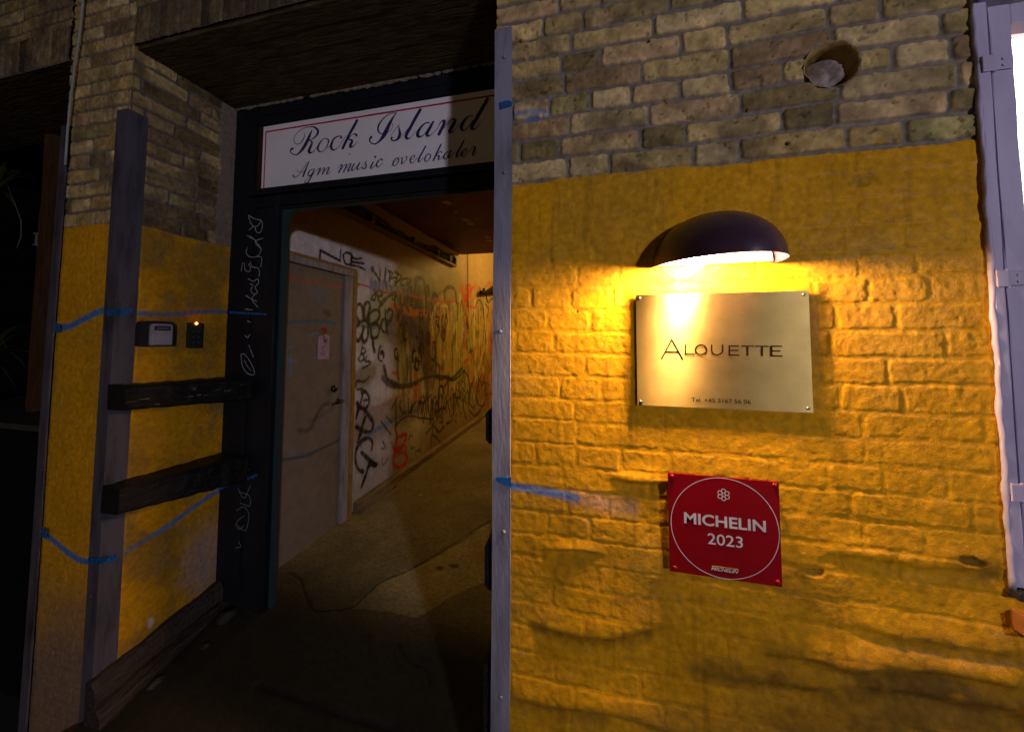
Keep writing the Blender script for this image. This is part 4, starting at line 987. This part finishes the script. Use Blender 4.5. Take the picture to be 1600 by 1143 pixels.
# splintered patches and pale scuffs on the upper rail
sc = MB()
rnd = random.Random(12)
for k in range(11):
    t = rnd.uniform(.45, .9) if k < 8 else rnd.uniform(0, .3); y_ = -.030+.488*t; x_ = -1.885+.085*t; z_ = 1.3+rnd.uniform(.012, .085)-.03*t
    a = rnd.uniform(.01, .05); h_ = rnd.uniform(.002, .006)
    sc.box(x_+.001, x_+.004, y_-a/2, y_+a/2, z_-h_/2, z_+h_/2)
sc.rough(.0015, 3, 0).build('scuff', mat('pale_scuff', (.05, .05, .06), .6, (.20, .15, .05), 30), r1)
timber('guard_rail', [(.0, -.331, -.362, 1.27, 1.375), (.44, -.331, -.40, 1.27, 1.375)], 'upper black guard rail on the back of the brick corner, its rounded end peeping out', grp=g1, seed=5, amp=.001)
timber('guard_rail', [(.0, -.331, -.362, .83, .97), (.44, -.331, -.40, .83, .97)], 'middle black guard rail behind the brick corner', grp=g1, seed=6, amp=.001)
timber('guard_rail', [(.0, -.331, -.362, .38, .62), (.44, -.331, -.41, .38, .62)], 'lowest and largest black guard block behind the brick corner', grp=g1, seed=7, amp=.001)
# rotten sill timber at the foot of the pillar
sl = empty('sill_timber', (-1.95, .2, .1), 'rotten splintered timber along the foot of the left pillar', 'timber')
for nm, (za, zb), (xa, xb), sd in (('beam', (.15, .235), (-1.99, -1.930), 1), ('beam', (.00, .150), (-1.99, -1.895), 2)):
    mb = MB(); rings = []; n = 70
    for k in range(n+1):
        t = k/n; y_ = -.04+t*.56; r = random.Random(sd*77+k)
        rs = .095*t if sd else 0
        sec = [(xa, za+rs*.9), (xb-.012, za+rs*.9), (xb, za+rs*.9+.02), (xb-.004, (za+zb)/2+rs*.95), (xb-.006, zb+rs-.025), (xb-.03, zb+rs), (xa, zb+rs)]
        rings.append([mb.bm.verts.new((p[0]+r.uniform(-.0022, .0016), y_, p[1]+r.uniform(-.002, .002)+.005*math.sin(k*.21+p[0]*60))) for p in sec])
    for A, B in zip(rings, rings[1:]):
        for i in range(len(A)): mb.bm.faces.new((A[i], A[(i+1) % len(A)], B[(i+1) % len(B)], B[i]))
    mb.bm.faces.new(rings[0]); mb.bm.faces.new(rings[-1][::-1]); mb.build(nm, M_timber, sl)
mb = MB(); rnd = random.Random(31)
for k in range(110):
    y_ = rnd.uniform(-.03, .38); z_ = .04+.19*(y_+.03)+rnd.uniform(0, .13); x_ = -1.915+rnd.uniform(-.012, .030); L_ = rnd.uniform(.05, .18)
    mb.tube([(x_, y_, z_), (x_+rnd.uniform(-.004, .008), y_+L_/2, z_+L_*.12+rnd.uniform(-.006, .006)), (x_, y_+L_, z_+L_*.2)], [.0005, rnd.uniform(.0012, .003), .0005], 5)
mb.build('splinters', M_timber, sl)
# stones and rubble at the foot
for k, (x_, y_, s_) in enumerate(((-1.83, .40, .035), (-1.86, .12, .022), (-1.80, .28, .014))):
    z_ = float(floor_h(np.array(x_), np.array(y_)))
    bm = bmesh.new(); bmesh.ops.create_icosphere(bm, subdivisions=3, radius=1)
    for v in bm.verts:
        c = v.co; c *= 1+.18*math.sin(4*c.x+k)+.12*math.sin(5*c.y+3*c.z); v.co = Vector((x_+c.x*s_, y_+c.y*s_*1.3, z_+c.z*s_*.6+s_*.35))
    m_ = MB(); m_.bm.free(); m_.bm = bm
    o = m_.build('stone', mat('stone_%d' % k, (.045, .038, .035), .85, (.02, .016, .014), 40), smooth=True)
    tag(o, ['largest grey stone lying against the sill timber by the door post', 'grey stone at the foot of the rotten timber near the street', 'smallest pebble lying on the floor beside the rotten timber'][k], 'stone', 'stones at the foot of the pillar')

# ================================================================== KEY SAFE AND BELL
xr = -1.995+.008
ks = empty('key_safe', (xr, .14, 1.57), 'black curved key safe with grey front on the mustard pillar side', 'key safe')
yA, yB = rpx(208, 540)[0], rpx(262, 540)[0]; zA = (rpx(208, 540)[1]+rpx(255, 540)[1])/2; zB = (rpx(212, 500)[1]+rpx(255, 503)[1])/2
def rounded(y0, y1, z0, z1, r, n=6, topo=True):
    P = [(y0, z0), (y1, z0)]
    P += [(y1-r+r*math.cos(a), z1-r+r*math.sin(a)) for a in np.linspace(0, math.pi/2, n)]
    P += [(y0+r+r*math.cos(a), z1-r+r*math.sin(a)) for a in np.linspace(math.pi/2, math.pi, n)]
    return P
M_blk = mat('black_plastic', (.010, .010, .014), .4, (.016, .016, .02), 20)
MB().prism(rounded(yA, yB, zA, zB, .022), 0, xr-.02, xr+.035).build('shell', M_blk, ks)
MB().prism(rounded(yA+.030, yB-.018, zA+.004, zB-.012, .012), 0, xr+.035, xr+.046).build('cover', mat('grey_cover', (.34, .32, .40), .45), ks)
MB().prism([(yA+.042, zB-.042), (yB-.028, zB-.042), (yB-.028, zB-.022), (yA+.042, zB-.022)], 0, xr+.0462, xr+.0475).build('dial_window', M_blk, ks)
MB().prism([(yA+.050, zB-.036), (yB-.036, zB-.036), (yB-.036, zB-.028), (yA+.050, zB-.028)], 0, xr+.0478, xr+.049).build('dial', mat('dial_grey', (.14, .16, .2), .4), ks)
bl = empty('door_bell', (xr, .3, 1.56), 'small dark bell panel with glowing orange light on the mustard pillar side', 'door bell')
yC, yD = rpx(290, 522)[0], rpx(310, 522)[0]; zC = rpx(300, 543)[1]; zD = rpx(300, 504)[1]
MB().box(xr-.02, xr+.022, yC, yD, zC, zD, .003).build('housing', mat('dark_green_plastic', (.010, .018, .014), .4, (.02, .03, .025), 30), bl)
mb = MB()
for k in range(3):
    for i_ in range(2):
        yy = yC+(yD-yC)*(.25+.4*i_); zz = zC+(zD-zC)*(.18+.22*k); mb.box(xr+.022, xr+.0245, yy-.004, yy+.006, zz, zz+.008, .001)
mb.build('button', mat('button_grey', (.05, .08, .07), .4), bl)
mb = MB(); r = bmesh.ops.create_icosphere(mb.bm, subdivisions=2, radius=.0055)
for v in r['verts']: v.co += Vector((xr+.024, yC+(yD-yC)*.42, zD-.004))
mb.build('indicator', emit('orange_light', (1, .22, .03), 30), bl, True)

# ================================================================== WALL LAMP
lp = empty('wall_lamp', (.29, 0, 1.80), 'dark purple half-dome wall lamp glowing over the brass plate', 'wall lamp')
xc, a_, b_s, h_, z0, ne, me_, sk_, ty = .2885, .1521, .2345, .141, 1.801, 1.93, 2.04, .097, .0615
def dome(scale_, nth=56, nph=28):
    bm = bmesh.new(); G_ = []
    for i in range(nph+1):
        ph = math.pi/2*i/nph; row = []
        for k in range(nth+1):
            th = math.pi*k/nth; e = 2/ne; g_ = 2/me_
            cth = math.copysign(abs(math.cos(th))**e, math.cos(th)); sth = abs(math.sin(th))**e
            cp = max(math.cos(ph), 0)**g_; sp_ = math.sin(ph)**g_
            y_ = -b_s*scale_*sth*cp; x_ = xc+a_*scale_*cth*cp+sk_*(-y_); z_ = z0+h_*scale_*sp_+ty*y_
            row.append(bm.verts.new((x_, y_-.002, z_)))
        G_.append(row)
    for i in range(nph):
        for k in range(nth):
            try: bm.faces.new((G_[i][k], G_[i][k+1], G_[i+1][k+1], G_[i+1][k]))
            except ValueError: pass
    bmesh.ops.remove_doubles(bm, verts=bm.verts[:], dist=1e-5)
    return bm
m_ = MB(); m_.bm.free(); m_.bm = dome(1.0); sh_ = m_.build('shade', M_dome, lp, True)
m_ = MB(); m_.bm.free(); m_.bm = dome(.975); m_.build('lining', M_domein, sh_, True)
# rolled rim
rimp = []
for k in range(57):
    th = math.pi*k/56; e = 2/ne; cth = math.copysign(abs(math.cos(th))**e, math.cos(th)); sth = abs(math.sin(th))**e
    y_ = -b_s*.988*sth; rimp.append((xc+a_*.988*cth+sk_*(-y_), y_-.002, z0+ty*y_))
MB().tube(rimp, .0032, 8).build('rim', M_dome, sh_, True)
MB().prism([(xc+a_*.965*math.cos(a), z0+.004+h_*.95*math.sin(a)) for a in np.linspace(0, math.pi, 30)], 1, -.023, -.010).build('back_plate', M_domein, lp)
BX, BY, BZ = .236, -.082, 1.818
MB().tube([(BX, -.012, BZ+.055), (BX, BY+.02, BZ+.055), (BX, BY, BZ+.045), (BX, BY, BZ+.028)], .014, 14).build('socket', M_blk, lp, True)
mb = MB(); r = bmesh.ops.create_icosphere(mb.bm, subdivisions=3, radius=.034)
for v in r['verts']: v.co = Vector((BX+v.co.x, BY+v.co.y, BZ+v.co.z*1.08))
mb.build('bulb', emit('warm_bulb', (1.0, .62, .33), 1250), lp, True)

# ================================================================== BRASS PLATE
PY = -.0185
pn = empty('brass_plaque', (.31, PY, 1.41), 'brushed brass plaque engraved with a restaurant name under the lamp', 'plaque')
A_ = [onp(u, v, 1, PY) for u, v in ((993, 460), (1264.5, 454), (1271, 646), (996, 632))]
x0 = (A_[0][0]+A_[3][0])/2; x1 = (A_[1][0]+A_[2][0])/2; zt = (A_[0][2]+A_[1][2])/2; zb = (A_[2][2]+A_[3][2])/2
MB().box(x0, x1, PY, PY+.003, zb, zt, .0006).build('plate', M_brass, pn)
pp = lambda u, v: tuple(onp(u, v, 1, PY)[[0, 2]])
ca = lambda x, y: (1020+x/7.273, 520+y/7.273)
O_ = [(547+62*math.cos(a), 190+55*math.sin(a)) for a in np.linspace(0, 2*math.pi, 25)]
U_ = [(668, 135), (667, 185)]+[(729-62*math.cos(a), 190+57*math.sin(a)) for a in np.linspace(.15, math.pi-.15, 12)]+[(792, 190), (792, 135)]
al = [[(100, 292), (215, 75)], [(215, 75), (338, 296)], [(145, 214), (295, 216)], [(371, 132), (370, 238)], [(368, 238), (470, 241)], O_, U_,
      [(970, 147), (866, 147)], [(868, 145), (868, 251)], [(866, 250), (975, 253)], [(868, 197), (965, 198)], [(1008, 148), (1138, 150)], [(1075, 150), (1075, 253)],
      [(1168, 150), (1305, 152)], [(1240, 152), (1240, 257)], [(1457, 150), (1343, 150)], [(1345, 148), (1345, 260)], [(1343, 258), (1463, 262)], [(1345, 203), (1437, 204)]]
strokes('engraved_name', [[ca(*p)+(.0034,) for p in c] for c in al], pp, M_engrave, pn, lambda d: (lambda x, z: (x, PY-.0005-d, z)), step=3)
def text_mesh(name, s, x0, x1, zb, zt, y, mt, parent, bold=0.0, shear=0, rot=0):
    cu = bpy.data.curves.new(name, 'FONT'); cu.body = s; cu.size = 1; cu.offset = bold; cu.shear = shear; cu.resolution_u = 4
    to = bpy.data.objects.new(name+'_tmp', cu); COL.objects.link(to)
    bpy.context.view_layer.update()
    me = bpy.data.meshes.new_from_object(to.evaluated_get(bpy.context.evaluated_depsgraph_get()))
    bpy.data.objects.remove(to); bpy.data.curves.remove(cu)
    co = np.array([v.co[:] for v in me.vertices]); mn = co.min(0); mx_ = co.max(0)
    for v, c in zip(me.vertices, co):
        v.co = Vector((x0+(c[0]-mn[0])/(mx_[0]-mn[0])*(x1-x0), y, zb+(c[1]-mn[1])/(mx_[1]-mn[1])*(zt-zb)))
    me.name = name; me.materials.clear()
    return link(name, me, mt, parent)
q0 = pp(*ca(438, 752)); q1 = pp(*ca(1112, 785)); zc_ = (q0[1]+q1[1])/2
text_mesh('engraved_phone_number', 'Tel. +45 3167 56 06', q0[0], q1[0], zc_-.0055, zc_+.0055, PY-.0007, M_engrave, pn)
def screw(parent, x, y, z, r=.0042, m=M_screw):
    mb = MB(); mb.tube([(x, y, z), (x, y-.002, z), (x, y-.0034, z)], [r, r*.95, r*.55], 14); o = mb.build('screw', m, parent, True); return o
for dx, dz in ((.010, -.010), (-.012, -.010), (.010, .010), (-.012, .012)):
    screw(pn, (x0 if dx > 0 else x1)+dx, PY, (zt if dz < 0 else zb)+dz)

# ================================================================== RED GUIDE PLAQUE
RY = -.034
rp = empty('red_plaque', (.305, RY, .96), 'square red acrylic award plaque with white lettering and thin circle', 'plaque')
A_ = [onp(u, v, 1, RY) for u, v in ((1044, 737), (1218, 754), (1222, 918), (1046, 891))]
x0 = (A_[0][0]+A_[3][0])/2; x1 = (A_[1][0]+A_[2][0])/2; zt = (A_[0][2]+A_[1][2])/2; zb = (A_[2][2]+A_[3][2])/2
MB().box(x0, x1, RY, RY+.005, zb, zt, .001).build('panel', M_redpl, rp)
rq = lambda u, v: tuple(onp(u, v, 1, RY)[[0, 2]])
cm = lambda x, y: (1000+x/4.396, 700+y/4.396)
cc = ((x0+x1)/2, (zt+zb)/2); rad = (rq(*cm(957, 600))[0]-rq(*cm(213, 490))[0])/2; ccx = (rq(*cm(957, 600))[0]+rq(*cm(213, 490))[0])/2
ident = lambda x, z: (x, z)
offr = lambda d: (lambda x, z: (x, RY-.0006-d, z))
strokes('ring', [[(ccx+rad*math.cos(a), cc[1]+rad*math.sin(a), .0016) for a in np.linspace(0, 2*math.pi, 61)]], ident, M_white, rp, offr, step=2)
fc = rq(*cm(573, 318)); pet = []
for k in range(6):
    a = math.pi/2+k*math.pi/3; L0 = .0035; L1 = .0145
    P = []
    for t in np.linspace(-math.pi, math.pi, 17):
        rr = (L0+L1)/2+(L1-L0)/2*math.cos(t); ww = .0044*math.sin(t)*(1+.25*math.cos(t))
        P.append((fc[0]+rr*math.cos(a)-ww*math.sin(a), fc[1]+rr*math.sin(a)+ww*math.cos(a), .0016))
    pet.append(P)
strokes('flower_emblem', pet, ident, M_white, rp, offr, step=2)
b0 = rq(*cm(303, 512)); b1 = rq(*cm(865, 578)); tt = rq(*cm(303, 435))
text_mesh('lettering', 'MICHELIN', b0[0], b1[0], (b0[1]+b1[1])/2, (b0[1]+b1[1])/2+tt[1]-b0[1], RY-.0008, M_white, rp, .022)
b0 = rq(*cm(465, 657)); b1 = rq(*cm(707, 682)); tt = rq(*cm(465, 582))
text_mesh('lettering', '2023', b0[0], b1[0], (b0[1]+b1[1])/2, (b0[1]+b1[1])/2+tt[1]-b0[1], RY-.0008, M_white, rp, .006)
b0 = rq(*cm(488, 836)); b1 = rq(*cm(678, 856)); tt = rq(*cm(488, 812))
text_mesh('small_lettering', 'MICHELIN', b0[0], b1[0], (b0[1]+b1[1])/2, (b0[1]+b1[1])/2+tt[1]-b0[1], RY-.0008, M_white, rp, .03, .35)
zz = (b0[1]+b1[1])/2+tt[1]-b0[1]+.0012
MB().box(b0[0]+.002, b1[0], RY-.0012, RY-.0004, zz, zz+.0014).build('yellow_bar', mat('yellow_print', (.75, .50, .03), .5), rp)
M_rcap = mat('red_cap', (.45, .012, .010), .25)
for dx, dz in ((.010, -.008), (-.010, -.008), (.013, .012), (-.010, .012)):
    screw(rp, (x0 if dx > 0 else x1)+dx, RY, (zt if dz < 0 else zb)+dz, .0055, M_rcap)
mb = MB()
for dx, dz in ((.010, -.008), (-.010, -.008), (.013, .012), (-.010, .012)):
    X_ = (x0 if dx > 0 else x1)+dx; Z_ = (zt if dz < 0 else zb)+dz; mb.tube([(X_, RY+.005, Z_), (X_, .01, Z_)], .004, 8)
mb.build('standoffs', M_screw, rp)

# ================================================================== WINDOW
wn = empty('casement_window', (.9, 0, 1.04), 'old lilac-white casement window with iron hinges, lit from inside', 'window')
WX = .888
mb = MB()
mb.box(WX, WX+.022, -.016, .10, 1.045, 3.3, .003)              # frame post
mb.box(WX+.024, 2.0, -.010, .10, 2.455, 2.52, .003)            # transom
mb.box(WX+.005, 2.0, -.040, .05, 2.418, 2.448, .006)           # drip ledge
mb.box(WX+.024, 2.0, -.004, .10, 1.045, 1.075, .003)
mb.rough(.0012, 9, 4, .12).build('frame', M_lilac, wn)
# wavy filler bead against the masonry
MB().tube([(WX+.001+.0012*math.sin(k*1.7)+.0015*math.sin(k*.6), -.012, 1.04+k*.022) for k in range(104)], [.0055+.0012*math.sin(k*2.1)+.0008*math.sin(k*.77) for k in range(104)], 7).build('sealant', M_lilac, wn, True)
def sash(z0, z1, gz0):
    mb = MB(); xa = WX+.027
    mb.box(xa, xa+.042, -.012, .03, z0, z1, .003)               # stile
    mb.box(xa+.043, 1.95, -.011, .03, z1-.052, z1, .003)        # top rail
    mb.box(xa+.043, 1.95, -.011, .03, z0, gz0, .003)            # bottom rail
    mb.box(xa+.043, 1.95, -.002, .022, 1.735, 1.752, .003)      # glazing bar
    return mb
sa = sash(1.08, 2.408, 1.22).rough(.0010, 12, 4, .12).build('sash', M_lilac, wn)
up_ = MB(); xa = WX+.027
up_.box(xa, xa+.042, -.010, .03, 2.524, 3.28, .003); up_.box(xa+.043, 1.95, -.009, .03, 2.524, 2.57, .003); up_.rough(.001, 13, 3, .12).build('top_sash', M_lilac, wn)
mb = MB()   # moulded bead on lower panel with its seam shadow put into the dark colour
mb.box(xa+.010, xa+.013, -.0145, -.0118, 1.13, 1.21); mb.box(xa+.010, 1.9, -.0145, -.0118, 1.13, 1.133)
mb.build('panel_bead', mat('seam_shadow', (.12, .11, .16), .6), sa)
M_gl, tg_, bg_ = new_mat('window_glass')
bg_.inputs['Base Color'].default_value = (1, 1, 1, 1); bg_.inputs['Transmission Weight'].default_value = 1; bg_.inputs['Roughness'].default_value = .06; bg_.inputs['IOR'].default_value = 1.1
MB().box(xa+.043, 1.95, .008, .012, 1.215, 2.36).build('pane', M_gl, sa)
MB().box(xa+.043, 1.95, .008, .012, 2.565, 3.25).build('pane', M_gl, wn)
for zc_ in (2.262, 1.742, 1.255):
    mb = MB(); mb.box(WX+.004, WX+.026, -.0215, -.0168, zc_-.020, zc_+.020, .002); mb.box(WX+.030, xa+.038, -.0175, -.0125, zc_-.017, zc_+.017, .002)
    mb.tube([(WX+.027, -.017, zc_-.022), (WX+.027, -.017, zc_+.022)], .004, 10)
    for i_ in (-1, 1): mb.tube([(xa+.018, -.0178, zc_+i_*.008), (xa+.018, -.0195, zc_+i_*.008)], .003, 8)
    mb.build('hinge', M_lilac, wn)
MB().box(WX-.002, 2.0, -.030, .10, 1.022, 1.042, .004).build('sill', mat('dark_sill', (.02, .018, .02), .7), wn)
mb = MB(); p = onp(1588, 955, 1, -.20)
tb = empty('wooden_ledge', (1.0, -.1, .97), 'orange wooden ledge jutting out below the window at the picture edge', 'shelf')
c0 = onp(1584, 952, 1, -.01)
MB().box(c0[0], 2.0, -.055, -.0, c0[2]-.045, c0[2], .003).build('board', mat('varnished_wood', (.34, .14, .03), .5, (.24, .10, .02), 6, 0, .2, 40, .002, .4, (1, 8, 8)), tb)
MB().box(c0[0]+.3, c0[0]+.33, -.05, -.012, c0[2]-.16, c0[2]-.041, .003).build('bracket', M_blk, tb)

# lit room behind the window
rm = empty('lit_room', (1.6, .8, 1), 'bright white room seen through the window', 'room')
M_rw = mat('room_white', (.85, .85, .84), .8, (.78, .79, .80), 4, 0, .4, 18, .006)
mb = MB(); mb.box(.70, 4.2, 1.6, 1.7, .3, 3.4); mb.box(4.2, 4.3, .465, 1.7, .3, 3.4); mb.box(.70, 4.3, .465, 1.7, 3.4, 3.45); mb.box(.70, 4.3, .465, 1.7, .2, .3); mb.box(.62, .70, .465, 1.7, .3, 3.4)
mb.build('wall', M_rw, rm)
light("room_light", 'AREA', (2.2, 1.0, 3.35), 110, (1.0, .95, .90), size=1.4)
pb = empty('pendant_lamp', (1.5, 1.0, 1.8), 'small glowing pendant lamp inside the lit room', 'lamp')
c1 = onp(1591, 455, 1, .9)
mb = MB(); r = bmesh.ops.create_icosphere(mb.bm, subdivisions=2, radius=.014)
for v in r['verts']: v.co += Vector(c1)
mb.build('bulb', emit('pendant_glow', (1, .9, .75), 40), pb, True)
MB().tube([(c1[0], .9, c1[2]+.013), (c1[0], .9, 3.4)], .002, 6).build('cord', M_blk, pb)
cab = empty('pink_cabinet', (1.8, 1.3, .3), 'pale pink cabinet against the wall of the lit room', 'cabinet')
c2 = onp(1585, 480, 1, 1.35)
MB().box(1.2, 3.6, 1.35, 1.59, .31, c2[2], .01).build('carcass', mat('pink_lacquer', (.62, .38, .36), .4, (.55, .33, .32), 3), cab)
MB().box(1.19, 3.6, 1.33, 1.345, c2[2]-.30, c2[2]-.28).build('drawer_line', mat('line_dark', (.25, .12, .12), .5), cab)

# ================================================================== LEFT OPENING
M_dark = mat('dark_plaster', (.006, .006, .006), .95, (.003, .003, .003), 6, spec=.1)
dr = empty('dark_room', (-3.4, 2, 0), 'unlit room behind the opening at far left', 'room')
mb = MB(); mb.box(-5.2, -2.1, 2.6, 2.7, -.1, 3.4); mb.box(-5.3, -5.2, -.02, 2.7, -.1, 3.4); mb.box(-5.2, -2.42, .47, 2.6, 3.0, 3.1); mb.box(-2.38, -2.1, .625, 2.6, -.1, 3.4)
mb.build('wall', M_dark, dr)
wp = empty('wooden_post', (-2.8, .35, 1.1), 'slim reddish brown wooden post standing in the dark left opening', 'post')
q0 = onp(83, 212, 1, .30); q1 = onp(40, 640, 1, .30)
mb = MB(); mb.prism([(q0[0]-.028, .28), (q0[0]+.028, .28), (q0[0]+.028, .33), (q0[0]-.028, .33)], 2, q1[2]-.05, q0[2]); mb.rough(.0025, 2, 4, .12).build('timber', mat('red_brown_wood', (.085, .036, .013), .85, (.045, .020, .008), 14, 0, .6, 40, .004, .2, (4, 4, .3)), wp)
mb = MB(); hx = q0[0]-.032; hz = onp(62, 375, 1, .28)[2]; mb.box(hx, hx+.006, .272, .280, hz-.03, hz+.04); mb.box(hx-.01, hx+.014, .268, .280, hz+.034, hz+.042); mb.box(hx-.01, hx+.014, .268, .280, hz-.032, hz-.024)
mb.build('latch', mat('pale_metal', (.35, .45, .45), .4, metal=.6), wp)
ct = empty('counter', (-3.2, .4, 0), 'dark counter with thin pale front edge in the left opening', 'counter')
zc_ = onp(40, 660, 1, .10)[2]
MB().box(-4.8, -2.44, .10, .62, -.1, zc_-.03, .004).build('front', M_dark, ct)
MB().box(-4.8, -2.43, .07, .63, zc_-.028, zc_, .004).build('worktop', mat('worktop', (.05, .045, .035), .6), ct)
# potted plant with long drooping leaves
def leaf_mesh(mb, base, tip, sag, wid, rnd):
    n = 9; base = Vector(base); tip = Vector(tip); side = (tip-base).cross(Vector((0, 0, 1))).normalized(); L_ = []; R_ = []; Mid = []
    for k in range(n):
        t = k/(n-1); p = base.lerp(tip, t)+Vector((0, 0, sag*math.sin(math.pi*t))); wv = wid*math.sin(math.pi*(t*.9+.05))**.8
        L_.append(mb.bm.verts.new(p+side*wv)); R_.append(mb.bm.verts.new(p-side*wv)); Mid.append(mb.bm.verts.new(p-Vector((0, 0, wv*.4))))
    for k in range(n-1):
        mb.bm.faces.new((L_[k], Mid[k], Mid[k+1], L_[k+1])); mb.bm.faces.new((Mid[k], R_[k], R_[k+1], Mid[k+1]))
M_leaf = mat('leaf_green', (.055, .075, .012), .5, (.025, .045, .008), 20)
rnd = random.Random(21)
for (u, v, nl, lab) in ((-10, 300, 16, 'upper plant with long drooping leaves in the dark left opening'), (-20, 560, 14, 'lower plant with spiky arching leaves just above the dark counter')):
    c = onp(u, v, 1, .38)
    pl_ = empty('potted_plant', (c[0], .38, zc_), lab, 'plant', 'plants in the dark left opening')
    mb = MB()
    for k in range(nl):
        a = rnd.uniform(-2.6, .9); L_ = rnd.uniform(.18, .38)
        leaf_mesh(mb, (c[0], .38, c[2]), (c[0]+L_*math.cos(a), .38+rnd.uniform(-.22, .1), c[2]+L_*.75*math.sin(a)+.06), rnd.uniform(.03, .10), rnd.uniform(.006, .020), rnd)
    mb.build('leaves', M_leaf, pl_, True)
    mb = MB(); mb.tube([(c[0], .38, zc_+.06), (c[0]+.01, .38, (c[2]+zc_)/2), (c[0], .38, c[2])], [.012, .010, .006], 8); mb.build('stem', mat('stem', (.05, .035, .015), .8), pl_, True)
    mb = MB(); mb.tube([(c[0], .38, zc_+.001), (c[0], .38, zc_+.10)], [.05, .065], 20); mb.build('pot', mat('clay_pot', (.08, .04, .02), .8), pl_, True)
# cables
cbm = mat('pale_cable', (.36, .38, .33), .6)
cbl = empty('hanging_cable', (-2.44, -.03, 2.4), 'pale thin cable hanging down from the lintel left of the pillar', 'cable')
cp_ = [onp(u, v, 1, -.03) for u, v in ((131, -20), (129, 10), (124, 60), (117, 100), (111, 150), (106, 200), (102, 258))]
MB().tube(cp_, 0.0045, 8).build('cable', cbm, cbl, True)
cb2 = empty('loop_cable', (-2.9, .2, 2.0), 'fine grey cable curving in the dark at the far left edge', 'cable')
MB().tube([onp(u, v, 1, .2) for u, v in ((12, 290), (24, 320), (33, 345), (33, 370), (26, 388))], .0022, 6).build('cable', mat('grey_cable', (.12, .14, .12), .6), cb2, True)
